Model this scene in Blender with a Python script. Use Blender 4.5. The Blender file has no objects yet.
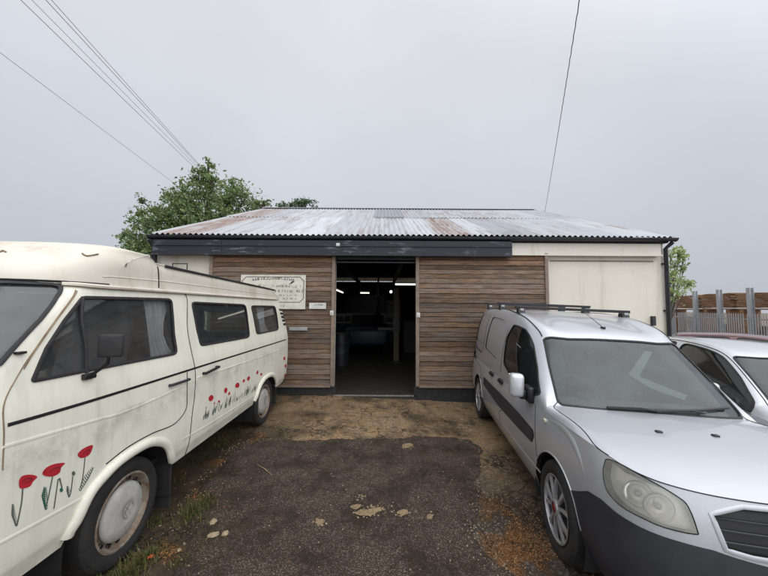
import bpy, bmesh, math, random
import numpy as np
from mathutils import Vector, Matrix, Quaternion
from mathutils.bvhtree import BVHTree
from mathutils.geometry import delaunay_2d_cdt
random.seed(7); RNG = np.random.default_rng(11)
SC = bpy.context.scene
COL = SC.collection
R = math.radians

# ------------------------------------------------------------------ camera
F_PX, PCX, PCY = 312.0, 384.0, 288.0
EYE = np.array([0, 0, 1.65]); PITCH = R(3.5); ROLL = R(.34)
_up0 = np.array([0, -math.sin(PITCH), math.cos(PITCH)]); _rt0 = np.array([1., 0, 0])
FW = np.array([0, math.cos(PITCH), math.sin(PITCH)])
RT = _rt0*math.cos(ROLL) + _up0*math.sin(ROLL)
UP = -_rt0*math.sin(ROLL) + _up0*math.cos(ROLL)
def ray(px, py): return FW + RT*(px-PCX)/F_PX + UP*(PCY-py)/F_PX
def on_y(px, py, y):
    r = ray(px, py); return EYE + r*((y-EYE[1])/r[1])
def on_x(px, py, x):
    r = ray(px, py); return EYE + r*((x-EYE[0])/r[0])
def ground_z(x):
    return -0.045*np.clip(np.asarray(x, float)+1.0, 0, 11.0)
def on_ground(px, py):
    r = ray(px, py); z = 0.0
    for _ in range(12):
        p = EYE + r*((z-EYE[2])/r[2]); z = float(ground_z(p[0]))
    return p

cam = bpy.data.cameras.new('camera'); camo = bpy.data.objects.new('camera', cam); COL.objects.link(camo)
cam.sensor_width = 36; cam.lens = F_PX/768*36; cam.clip_end = 2000; cam.clip_start = .05
camo.matrix_world = Matrix(((RT[0], UP[0], -FW[0], 0), (RT[1], UP[1], -FW[1], 0), (RT[2], UP[2], -FW[2], 1.65), (0, 0, 0, 1)))
SC.camera = camo

# ------------------------------------------------------------------ object helpers
def tag(o, label=None, cat=None, group=None, kind=None):
    if label: o['label'] = label
    if cat: o['category'] = cat
    if group: o['group'] = group
    if kind: o['kind'] = kind
    return o
def empty(name, loc=(0, 0, 0), rz=0, label=None, cat=None, group=None):
    o = bpy.data.objects.new(name, None); COL.objects.link(o); o.empty_display_size = .2
    o.location = loc; o.rotation_euler = (0, 0, rz)
    return tag(o, label, cat, group)
def mesh_obj(name, verts, faces, mat, parent=None, smooth=False, normals=None):
    me = bpy.data.meshes.new(name)
    me.from_pydata([tuple(map(float, v)) for v in verts], [], [tuple(int(i) for i in f) for f in faces])
    me.update()
    if mat is not None: me.materials.append(mat)
    if smooth: me.polygons.foreach_set('use_smooth', [True]*len(me.polygons))
    if normals is not None:
        me.normals_split_custom_set_from_vertices([tuple(map(float, n)) for n in normals])
    o = bpy.data.objects.new(name, me); COL.objects.link(o)
    if parent is not None: o.parent = parent
    return o
class MB:
    """collects shapes for ONE mesh object"""
    def __init__(s): s.v = []; s.f = []
    def add(s, v, f):
        n = len(s.v); s.v += [tuple(map(float, p)) for p in v]; s.f += [tuple(i+n for i in q) for q in f]; return s
    def box(s, x0, x1, y0, y1, z0, z1, M=None):
        v = [(x, y, z) for z in (z0, z1) for y in (y0, y1) for x in (x0, x1)]
        if M is not None: v = [tuple(M @ Vector(p)) for p in v]
        return s.add(v, [(0, 2, 3, 1), (4, 5, 7, 6), (0, 1, 5, 4), (2, 6, 7, 3), (0, 4, 6, 2), (1, 3, 7, 5)])
    def rbox(s, c, h, r=.02, M=None, seg=3):
        """rounded box, centre c, half sizes h"""
        bm = bmesh.new(); bmesh.ops.create_cube(bm, size=2)
        for v in bm.verts: v.co = Vector((v.co.x*h[0], v.co.y*h[1], v.co.z*h[2]))
        bmesh.ops.bevel(bm, geom=bm.edges[:], offset=min(r, min(h)*.95), segments=seg, affect='EDGES', profile=.5)
        T = Matrix.Translation(Vector(c)) @ (M.to_4x4() if M is not None else Matrix())
        bm.verts.index_update(); v = [tuple(T @ q.co) for q in bm.verts]; f = [tuple(q.index for q in p.verts) for p in bm.faces]
        bm.free(); return s.add(v, f)
    def tube(s, pts, r, n=8, closed=False, cap=True, flat=1.0, nrm=None):
        pts = [Vector(tuple(map(float, p))) for p in pts]; N = len(pts)
        rr = r if hasattr(r, '__len__') else [r]*N
        vs = []; ref = None
        for i, p in enumerate(pts):
            a = pts[(i-1) % N] if closed or i > 0 else p
            b = pts[(i+1) % N] if closed or i < N-1 else p
            t = (b-a)
            t = t.normalized() if t.length > 1e-9 else Vector((0, 0, 1))
            if nrm is not None: u = Vector(tuple(map(float, nrm[i])))
            else:
                if ref is None: ref = Vector((0, 0, 1)) if abs(t.z) < .9 else Vector((1, 0, 0))
                u = ref
            u = (u - t*u.dot(t))
            u = u.normalized() if u.length > 1e-6 else t.orthogonal().normalized()
            ref = u; w = t.cross(u)
            for k in range(n):
                an = 2*math.pi*k/n
                vs.append(p + u*math.cos(an)*rr[i]*flat + w*math.sin(an)*rr[i])
        fs = []
        M_ = N if closed else N-1
        for i in range(M_):
            for k in range(n):
                a = i*n+k; b = i*n+(k+1) % n; c = ((i+1) % N)*n+(k+1) % n; d = ((i+1) % N)*n+k
                fs.append((a, b, c, d))
        if not closed and cap: fs += [tuple(range(n))[::-1], tuple((N-1)*n+k for k in range(n))]
        return s.add(vs, fs)
    def lathe(s, prof, n=32, axis='x', c=(0, 0, 0), cap=False):
        """prof: list of (radius, along)"""
        vs = []
        for r_, a in prof:
            for k in range(n):
                t = 2*math.pi*k/n; p, q = r_*math.cos(t), r_*math.sin(t)
                v = {'x': (a, p, q), 'y': (p, a, q), 'z': (p, q, a)}[axis]
                vs.append((v[0]+c[0], v[1]+c[1], v[2]+c[2]))
        fs = []
        for i in range(len(prof)-1):
            for k in range(n): fs.append((i*n+k, i*n+(k+1) % n, (i+1)*n+(k+1) % n, (i+1)*n+k))
        if cap: fs += [tuple(range(n)), tuple((len(prof)-1)*n+k for k in range(n))]
        return s.add(vs, fs)
    def prism(s, poly, d0, d1, axis='y'):
        n = len(poly); mk = {'y': lambda a, b, d: (a, d, b), 'x': lambda a, b, d: (d, a, b), 'z': lambda a, b, d: (a, b, d)}[axis]
        v = [mk(a, b, d0) for a, b in poly] + [mk(a, b, d1) for a, b in poly]
        f = [tuple(range(n)), tuple(range(n, 2*n))[::-1]] + [(i, (i+1) % n, n+(i+1) % n, n+i) for i in range(n)]
        return s.add(v, f)
    def split(s):
        par = list(range(len(s.v)))
        def find(a):
            while par[a] != a: par[a] = par[par[a]]; a = par[a]
            return a
        for f in s.f:
            r0 = find(f[0])
            for i in f[1:]: par[find(i)] = r0
        isl = {}
        for f in s.f: isl.setdefault(find(f[0]), []).append(f)
        out = []
        for fs in isl.values():
            ids = sorted({i for f in fs for i in f}); mp = {a: k for k, a in enumerate(ids)}; m = MB(); m.v = [s.v[i] for i in ids]; m.f = [tuple(mp[i] for i in f) for f in fs]; out.append(m)
        return out
    def each(s, name, mat, parent=None, **k):
        return [m.build(name, mat, parent, **k) for m in s.split()]
    def build(s, name, mat, parent=None, smooth=False, fix=True, angle=40):
        o = mesh_obj(name, s.v, s.f, mat, parent)
        if fix:
            bm = bmesh.new(); bm.from_mesh(o.data); bmesh.ops.recalc_face_normals(bm, faces=bm.faces[:]); bm.to_mesh(o.data); bm.free()
        if smooth: o.data.shade_smooth() if hasattr(o.data, 'shade_smooth') else None
        if smooth:
            o.data.polygons.foreach_set('use_smooth', [True]*len(o.data.polygons))
            try: o.data.set_sharp_from_angle(angle=R(angle))
            except Exception: pass
        return o

# value noise in numpy
def _h(i, j, s):
    n = (i*374761393 + j*668265263 + s*1442695041) & 0xffffffff
    n = ((n ^ (n >> 13))*1274126177) & 0xffffffff
    return ((n ^ (n >> 16)) & 0xffff)/65535.0
def vnoise(x, y, s=0):
    x = np.asarray(x, float); y = np.asarray(y, float)
    i = np.floor(x).astype(np.int64); j = np.floor(y).astype(np.int64); f = x-i; g = y-j
    f = f*f*(3-2*f); g = g*g*(3-2*g)
    return (_h(i, j, s)*(1-f)+_h(i+1, j, s)*f)*(1-g) + (_h(i, j+1, s)*(1-f)+_h(i+1, j+1, s)*f)*g
def fbm(x, y, s=0, o=4):
    t = 0; a = .5
    for k in range(o): t = t + a*vnoise(x*2**k, y*2**k, s+k*17); a *= .5
    return t
def sstep(a, b, x):
    t = np.clip((np.asarray(x, float)-a)/(b-a), 0, 1); return t*t*(3-2*t)

# ------------------------------------------------------------------ materials
class NT:
    def __init__(s, name):
        s.m = bpy.data.materials.new(name); s.m.use_nodes = True; s.t = s.m.node_tree
        s.b = s.t.nodes['Principled BSDF']; s.out = s.t.nodes['Material Output']
    def n(s, typ, **kw):
        x = s.t.nodes.new(typ)
        for k, v in kw.items(): setattr(x, k, v)
        return x
    def l(s, a, b): s.t.links.new(a, b)
    def val(s, sock, v):
        if hasattr(v, 'is_output') or isinstance(v, bpy.types.NodeSocket): s.l(v, sock)
        elif isinstance(v, (tuple, list)) and len(v) == 3 and sock.type == 'RGBA': sock.default_value = (*v, 1)
        else: sock.default_value = v
    def coord(s, which='Object', scale=None):
        c = s.n('ShaderNodeTexCoord').outputs[which]
        if scale is None: return c
        mp = s.n('ShaderNodeMapping'); mp.inputs['Scale'].default_value = scale; s.l(c, mp.inputs['Vector']); return mp.outputs[0]
    def noise(s, scale, detail=4, rough=.6, vec=None, dist=0):
        x = s.n('ShaderNodeTexNoise'); x.inputs['Scale'].default_value = scale; x.inputs['Detail'].default_value = detail
        x.inputs['Roughness'].default_value = rough; x.inputs['Distortion'].default_value = dist
        s.l(vec if vec is not None else s.coord(), x.inputs['Vector']); return x.outputs['Fac']
    def voro(s, scale, vec=None, feature='F1', out='Distance'):
        x = s.n('ShaderNodeTexVoronoi', feature=feature); x.inputs['Scale'].default_value = scale
        s.l(vec if vec is not None else s.coord(), x.inputs['Vector']); return x.outputs[out]
    def ramp(s, fac, stops):
        x = s.n('ShaderNodeValToRGB'); e = x.color_ramp.elements
        while len(e) < len(stops): e.new(.5)
        for q, (p, c) in zip(e, stops):
            q.position = p; q.color = (*c, 1) if hasattr(c, '__len__') else (c, c, c, 1)
        s.l(fac, x.inputs[0]); return x.outputs[0]
    def mix(s, fac, a, b, mode='MIX'):
        x = s.n('ShaderNodeMix', data_type='RGBA', blend_type=mode)
        s.val(x.inputs[0], fac); s.val(x.inputs[6], a); s.val(x.inputs[7], b); return x.outputs[2]
    def math(s, op, a, b=None, c=None):
        x = s.n('ShaderNodeMath', operation=op)
        for i, v in enumerate((a, b, c)):
            if v is not None: s.val(x.inputs[i], v)
        return x.outputs[0]
    def sep(s, vec):
        x = s.n('ShaderNodeSeparateXYZ'); s.l(vec, x.inputs[0]); return x.outputs
    def bump(s, h, strength=.3, dist=.01):
        x = s.n('ShaderNodeBump'); x.inputs['Strength'].default_value = strength; x.inputs['Distance'].default_value = dist
        s.l(h, x.inputs['Height']); s.l(x.outputs[0], s.b.inputs['Normal'])
    def set(s, **kw):
        for k, v in kw.items(): s.val(s.b.inputs[k.replace('_', ' ')], v)
        return s.m

def pbr(name, c1, c2=None, scale=6, rough=.6, metal=0, bump=0, bscale=40, coat=0, spec=.5):
    t = NT(name)
    if c2 is None: t.set(Base_Color=c1)
    else: t.set(Base_Color=t.mix(t.ramp(t.noise(scale, 6, .65), [(.35, 0.), (.65, 1.)]), c1, c2))
    t.set(Roughness=rough, Metallic=metal, Coat_Weight=coat, Coat_Roughness=.08, Specular_IOR_Level=spec)
    if bump: t.bump(t.noise(bscale, 5, .6), bump, .01)
    return t.m

def glass(name, tint=(.8, .85, .84), film=(.35, .37, .37), film_amt=.06, gloss=1.0):
    t = NT(name); nt = t.t; nt.nodes.remove(t.b)
    tr = t.n('ShaderNodeBsdfTransparent'); tr.inputs[0].default_value = (*tint, 1)
    gl = t.n('ShaderNodeBsdfGlossy'); gl.inputs['Roughness'].default_value = .03
    df = t.n('ShaderNodeBsdfDiffuse'); df.inputs[0].default_value = (*film, 1)
    lw = t.n('ShaderNodeFresnel'); lw.inputs['IOR'].default_value = 1.65
    fr = t.math('MULTIPLY', lw.outputs[0], 1.35*gloss)
    fr = t.math('MINIMUM', fr, 1.0)
    dirt = t.math('MULTIPLY', t.noise(5, 5, .65), film_amt*2)  # film of dirt, plus some reflected tone of the panes put into its colour
    m1 = t.n('ShaderNodeMixShader'); t.l(dirt, m1.inputs[0]); t.l(tr.outputs[0], m1.inputs[1]); t.l(df.outputs[0], m1.inputs[2])
    m2 = t.n('ShaderNodeMixShader'); t.l(fr, m2.inputs[0]); t.l(m1.outputs[0], m2.inputs[1]); t.l(gl.outputs[0], m2.inputs[2])
    t.l(m2.outputs[0], t.out.inputs[0]); return t.m

def paint_camper():
    t = NT('aged_cream_paint'); co = t.coord()
    n = t.noise(3.0, 6, .7); st = t.noise(1.0, 5, .7, t.coord('Object', (9, 9, 1.1)))
    sp = t.noise(34, 4, .7)
    base = t.mix(t.ramp(n, [(.3, 0.), (.7, 1.)]), (.80, .785, .675), (.74, .725, .62))
    g = t.math('MULTIPLY', t.ramp(st, [(.47, 0.), (.72, 1.)]), .42)
    base = t.mix(g, base, (.50, .485, .42)); rn = t.noise(1, 6, .75, t.coord('Object', (14, 14, .8)))
    base = t.mix(t.math('MULTIPLY', t.ramp(rn, [(.56, 0.), (.72, 1.)]), .28), base, (.33, .30, .22)); base = t.mix(t.math('MULTIPLY', t.ramp(t.noise(90, 3, .8), [(.66, 0.), (.74, 1.)]), .35), base, (.25, .22, .15))
    sepz = t.sep(co)[2]
    low = t.ramp(sepz, [(.36, 1.), (.68, 0.)])
    g2 = t.math('MULTIPLY', t.math('MULTIPLY', low, t.ramp(t.noise(7, 6, .7), [(.35, 0.), (.7, 1.)])), .7)
    base = t.mix(g2, base, (.36, .34, .26))
    band = t.math('MULTIPLY', t.ramp(sepz, [(1.04, 0.), (1.12, 1.), (1.24, 1.), (1.32, 0.)]), t.ramp(sp, [(.49, 0.), (.63, 1.)]))
    haze_ = t.math('MULTIPLY', t.ramp(sepz, [(.80, 0.), (.92, 1.), (1.08, 1.), (1.12, 0.)]), t.ramp(t.noise(5, 6, .75), [(.45, 0.), (.68, .55)])); base = t.mix(haze_, base, (.31, .30, .235))
    base = t.mix(t.math('MULTIPLY', band, t.ramp(n, [(.34, 0.), (.50, 1.)])), base, (.27, .27, .17))
    t.set(Base_Color=base, Roughness=t.ramp(n, [(.3, .32), (.7, .48)]), Coat_Weight=.25, Coat_Roughness=.2)
    t.bump(t.noise(60, 3), .02, .01)
    return t.m
def paint_silver(name, c=(.49, .505, .535), dirt=(.30, .29, .26)):
    t = NT(name); n = t.noise(2.5, 6, .7); fl = t.noise(900, 1)
    z = t.sep(t.coord())[2]
    base = t.mix(t.ramp(fl, [(.4, 0.), (.6, 1.)]), c, tuple(x*1.12 for x in c))
    low = t.math('MULTIPLY', t.ramp(z, [(.25, .8), (.85, .04)]), t.ramp(t.noise(6, 6, .7), [(.3, .2), (.75, 1.)]))
    base = t.mix(low, base, dirt)
    t.set(Base_Color=base, Metallic=.45, Roughness=t.ramp(n, [(.3, .30), (.7, .40)]), Coat_Weight=.7, Coat_Roughness=.06)
    return t.m
def wood_planks():
    t = NT('weathered_planks'); x, y, z = t.sep(t.coord())
    rid = t.math('FLOOR', t.math('DIVIDE', t.math('SUBTRACT', z, .20), .088))
    wn = t.n('ShaderNodeNewGeometry'); wn = type('q', (), {'outputs': [wn.outputs['Random Per Island']]})
    mp = t.n('ShaderNodeCombineXYZ'); t.l(t.math('ADD', t.math('MULTIPLY', x, 3.2), t.math('MULTIPLY', wn.outputs[0], 40)), mp.inputs[0]); t.l(t.math('MULTIPLY', z, 95), mp.inputs[2])
    gr = t.noise(1.0, 7, .72, mp.outputs[0], .4)
    mp2 = t.n('ShaderNodeCombineXYZ'); t.l(t.math('ADD', t.math('MULTIPLY', x, .9), t.math('MULTIPLY', wn.outputs[0], 17)), mp2.inputs[0]); t.l(t.math('MULTIPLY', z, 5), mp2.inputs[2])
    bl = t.noise(1.0, 5, .7, mp2.outputs[0])
    c = t.ramp(gr, [(.30, (.018, .010, .006)), (.43, (.115, .066, .036)), (.56, (.26, .160, .092)), (.74, (.47, .34, .225))])
    c = t.mix(t.ramp(bl, [(.38, .05), (.62, .75)]), c, t.mix(gr, (.030, .024, .021), (.36, .315, .28)))
    warm = t.math('MULTIPLY', t.ramp(t.math('ADD', z, t.math('MULTIPLY', bl, .3)), [(2.35/3, 0.), (2.62/3, 1.)]), .0)
    zz = t.math('SUBTRACT', t.math('ADD', z, t.math('MULTIPLY', bl, .35)), 2.56)
    warm = t.ramp(t.math('MULTIPLY', zz, 4.0), [(0., 0.), (1., .75)])
    c = t.mix(warm, c, t.mix(gr, (.16, .075, .035), (.48, .27, .14)))
    tone = t.ramp(wn.outputs[0], [(0., .58), (1., 1.22)])
    c = t.mix(1.0, c, tone, 'MULTIPLY'); sk = t.noise(1, 6, .8, t.coord('Object', (2.2, 1, 130)))
    c = t.mix(t.ramp(sk, [(.49, 0.), (.62, .85)]), c, (.022, .014, .010))
    kn = t.voro(3.1, t.coord('Object', (1.2, 1, 3.2)))
    c = t.mix(t.ramp(kn, [(.03, .8), (.09, 0.)]), c, (.04, .025, .018))
    t.set(Base_Color=c, Roughness=.8, Specular_IOR_Level=.25); t.bump(gr, .5, .006); return t.m
def render_wall():
    t = NT('cream_render'); n = t.noise(1.3, 6, .7); st = t.noise(1, 6, .7, t.coord('Object', (5, 5, .35)))
    b = t.mix(t.ramp(n, [(.3, 0.), (.7, 1.)]), (.73, .69, .605), (.66, .62, .535))
    b = t.mix(t.math('MULTIPLY', t.ramp(st, [(.54, 0.), (.74, 1.)]), .6), b, (.45, .40, .30))
    b = t.mix(t.ramp(t.noise(9, 6, .75), [(.63, 0.), (.72, .5)]), b, (.33, .29, .22))
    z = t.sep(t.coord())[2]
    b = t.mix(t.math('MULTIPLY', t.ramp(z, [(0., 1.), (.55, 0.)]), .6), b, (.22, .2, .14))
    t.set(Base_Color=b, Roughness=.85, Specular_IOR_Level=.2); t.bump(t.noise(30, 6, .7), .25, .008); return t.m
def fascia_mat():
    t = NT('flaking_black_paint')
    n1 = t.noise(1, 8, .75, t.coord('Object', (3.0, 20, 16))); n2 = t.noise(1.4, 4, .6)
    f = t.math('MULTIPLY', t.ramp(n1, [(.54, 0.), (.62, 1.)]), t.ramp(n2, [(.48, 0.04), (.66, .7)]))
    b = t.mix(f, (.009, .010, .017), (.27, .30, .36))
    t.set(Base_Color=b, Roughness=.55); t.bump(n1, .3, .004); return t.m
def roof_mat():
    t = NT('corrugated_sheet'); co = t.coord(); x, y, z = t.sep(co)
    sid = t.math('FLOOR', t.math('DIVIDE', x, .82))
    up = t.math('GREATER_THAN', y, 2.58)
    wn = t.n('ShaderNodeTexWhiteNoise', noise_dimensions='2D'); cx = t.n('ShaderNodeCombineXYZ'); t.l(sid, cx.inputs[0]); t.l(up, cx.inputs[1]); t.l(cx.outputs[0], wn.inputs['Vector'])
    st = t.noise(1, 7, .75, t.coord('Object', (9, .7, .7)))
    n = t.noise(2.2, 6, .7)
    b = t.mix(wn.outputs[0], (.34, .355, .375), (.51, .53, .55))
    b = t.mix(t.math('MULTIPLY', t.ramp(st, [(.45, 0.), (.7, 1.)]), .55), b, (.22, .225, .25))
    def near(c, w): return t.ramp(t.math('DIVIDE', t.math('ABSOLUTE', t.math('SUBTRACT', x, c)), w), [(.55, 1.), (1., 0.)])
    rm = t.math('MAXIMUM', near(-4.35, .50), t.math('MULTIPLY', near(.86, .42), t.math('SUBTRACT', 1.0, up)))
    rm = t.math('MULTIPLY', rm, t.ramp(t.math('ADD', st, t.math('MULTIPLY', n, .5)), [(.52, 0.), (.86, .95)]))
    wk = t.math('MULTIPLY', t.ramp(t.math('ADD', t.noise(.55, 3, .6), t.math('MULTIPLY', st, .35)), [(.84, 0.), (.95, .4)]), 1.0)
    wk2 = t.ramp(t.math('ADD', st, t.math('MULTIPLY', t.noise(.35, 4, .7), .6)), [(.80, 0.), (.98, .55)]); rm = t.math('MAXIMUM', t.math('MAXIMUM', rm, wk), wk2)
    b = t.mix(rm, b, t.mix(n, (.15, .068, .036), (.26, .160, .115)))
    t.set(Base_Color=b, Metallic=.1, Roughness=.5, Specular_IOR_Level=.55); return t.m
def ground_mat():
    t = NT('yard_ground')
    a = t.n('ShaderNodeAttribute'); a.attribute_name = 'zone'
    zr, zg, zb = t.sep(a.outputs['Vector'])
    f1 = t.noise(55, 6, .75); f2 = t.noise(4.5, 7, .7); f3 = t.noise(170, 3, .7); vd = t.voro(70, out='Color'); vds = t.sep(vd)[0]
    och = t.mix(f1, (.040, .022, .009), (.45, .285, .135))
    och = t.mix(t.ramp(f2, [(.38, .0), (.58, .85)]), och, t.mix(f1, (.035, .024, .015), (.31, .23, .145)))
    och = t.mix(t.ramp(vds, [(.80, 0.), (.9, .6)]), och, (.46, .38, .27))
    dark = t.mix(f1, (.014, .011, .009), (.10, .078, .060))
    dark = t.mix(t.ramp(vds, [(.80, 0.), (.9, .6)]), dark, (.18, .165, .15))
    soil = t.mix(f1, (.016, .012, .007), (.10, .072, .043))
    lit = t.mix(t.ramp(f3, [(.35, 0.), (.62, 1.)]), (.025, .016, .009), (.26, .125, .042))
    c = t.mix(zr, dark, och); c = t.mix(zg, c, soil); c = t.mix(zb, c, lit)
    cr = t.n('ShaderNodeTexVoronoi', feature='DISTANCE_TO_EDGE'); cr.inputs['Scale'].default_value = 1.9
    vv = t.n('ShaderNodeVectorMath', operation='ADD'); nz = t.n('ShaderNodeTexNoise'); nz.inputs['Scale'].default_value = 3.5; nz.inputs['Detail'].default_value = 6; t.l(t.coord(), nz.inputs['Vector'])
    sc_ = t.n('ShaderNodeVectorMath', operation='SCALE'); sc_.inputs['Scale'].default_value = .75; t.l(nz.outputs['Color'], sc_.inputs[0])
    t.l(t.coord(), vv.inputs[0]); t.l(sc_.outputs[0], vv.inputs[1]); t.l(vv.outputs[0], cr.inputs['Vector'])
    crk = t.math('MULTIPLY', t.ramp(cr.outputs['Distance'], [(.006, 1.), (.024, 0.)]), t.ramp(t.noise(.9, 3), [(.38, 0.), (.5, 1.)]))
    c = t.mix(t.math('MULTIPLY', crk, .85), c, (.013, .010, .007))
    stn = t.ramp(t.noise(1.15, 7, .75), [(.47, 0.), (.60, 1.)])
    c = t.mix(t.math('MULTIPLY', stn, .72), c, (.020, .013, .008))
    wet = t.ramp(t.noise(1.7, 5, .7), [(.38, .30), (.62, .8)])
    t.set(Base_Color=c, Roughness=wet, Specular_IOR_Level=.32)
    h = t.math('ADD', t.math('ADD', f1, t.math('MULTIPLY', vds, .35)), t.math('MULTIPLY', crk, -1.2))
    t.bump(h, .75, .012); return t.m
def asphalt_mat():
    t = NT('wet_asphalt')
    f1 = t.noise(110, 5, .75); f2 = t.noise(2.6, 7, .72); vc = t.sep(t.voro(170, out='Color'))[0]; vdist = t.voro(170)
    c = t.mix(f1, (.012, .008, .0055), (.088, .060, .043))
    c = t.mix(t.ramp(vc, [(.78, 0.), (.90, .8)]), c, (.24, .19, .155))
    c = t.mix(t.ramp(vc, [(.0, .5), (.08, 0.)]), c, (.22, .135, .07))
    c = t.mix(t.math('MULTIPLY', t.ramp(f2, [(.44, 0.), (.60, 1.)]), .75), c, (.020, .0125, .0075))
    cr = t.n('ShaderNodeTexVoronoi', feature='DISTANCE_TO_EDGE'); cr.inputs['Scale'].default_value = 1.3
    vv = t.n('ShaderNodeVectorMath', operation='ADD'); nz = t.n('ShaderNodeTexNoise'); nz.inputs['Scale'].default_value = 4; nz.inputs['Detail'].default_value = 7; t.l(t.coord(), nz.inputs['Vector'])
    sc_ = t.n('ShaderNodeVectorMath', operation='SCALE'); sc_.inputs['Scale'].default_value = .8; t.l(nz.outputs['Color'], sc_.inputs[0]); t.l(t.coord(), vv.inputs[0]); t.l(sc_.outputs[0], vv.inputs[1]); t.l(vv.outputs[0], cr.inputs['Vector'])
    c = t.mix(t.math('MULTIPLY', t.ramp(cr.outputs['Distance'], [(.003, 1.), (.011, 0.)]), t.ramp(t.noise(.8, 3), [(.50, 0.), (.58, .8)])), c, (.007, .005, .004))
    oc = t.ramp(t.noise(1.5, 8, .78), [(.58, 0.), (.70, .55)]); c = t.mix(oc, c, t.mix(f1, (.03, .018, .008), (.16, .10, .05)))
    t.set(Base_Color=c, Roughness=t.ramp(t.noise(2.1, 5, .7), [(.38, .34), (.6, .8)]), Specular_IOR_Level=.3)
    t.bump(t.math('SUBTRACT', t.math('MULTIPLY', f1, 1.1), vdist), .8, .01); return t.m
def leaf_mat(name, a, b):
    t = NT(name)
    oi = t.n('ShaderNodeNewGeometry')
    c = t.mix(oi.outputs['Random Per Island'], a, b)
    t.set(Base_Color=c, Roughness=.55, Specular_IOR_Level=.35)
    try: t.set(Subsurface_Weight=.0)
    except Exception: pass
    ad = t.n('ShaderNodeMixShader'); ad.inputs[0].default_value = .3
    tl = t.n('ShaderNodeBsdfTranslucent'); t.l(c, tl.inputs[0]); t.l(t.b.outputs[0], ad.inputs[1]); t.l(tl.outputs[0], ad.inputs[2]); t.l(ad.outputs[0], t.out.inputs[0])
    return t.m
def emit(name, c, s):
    t = NT(name); t.set(Base_Color=(.8, .8, .8), Emission_Color=c, Emission_Strength=s); return t.m

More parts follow.
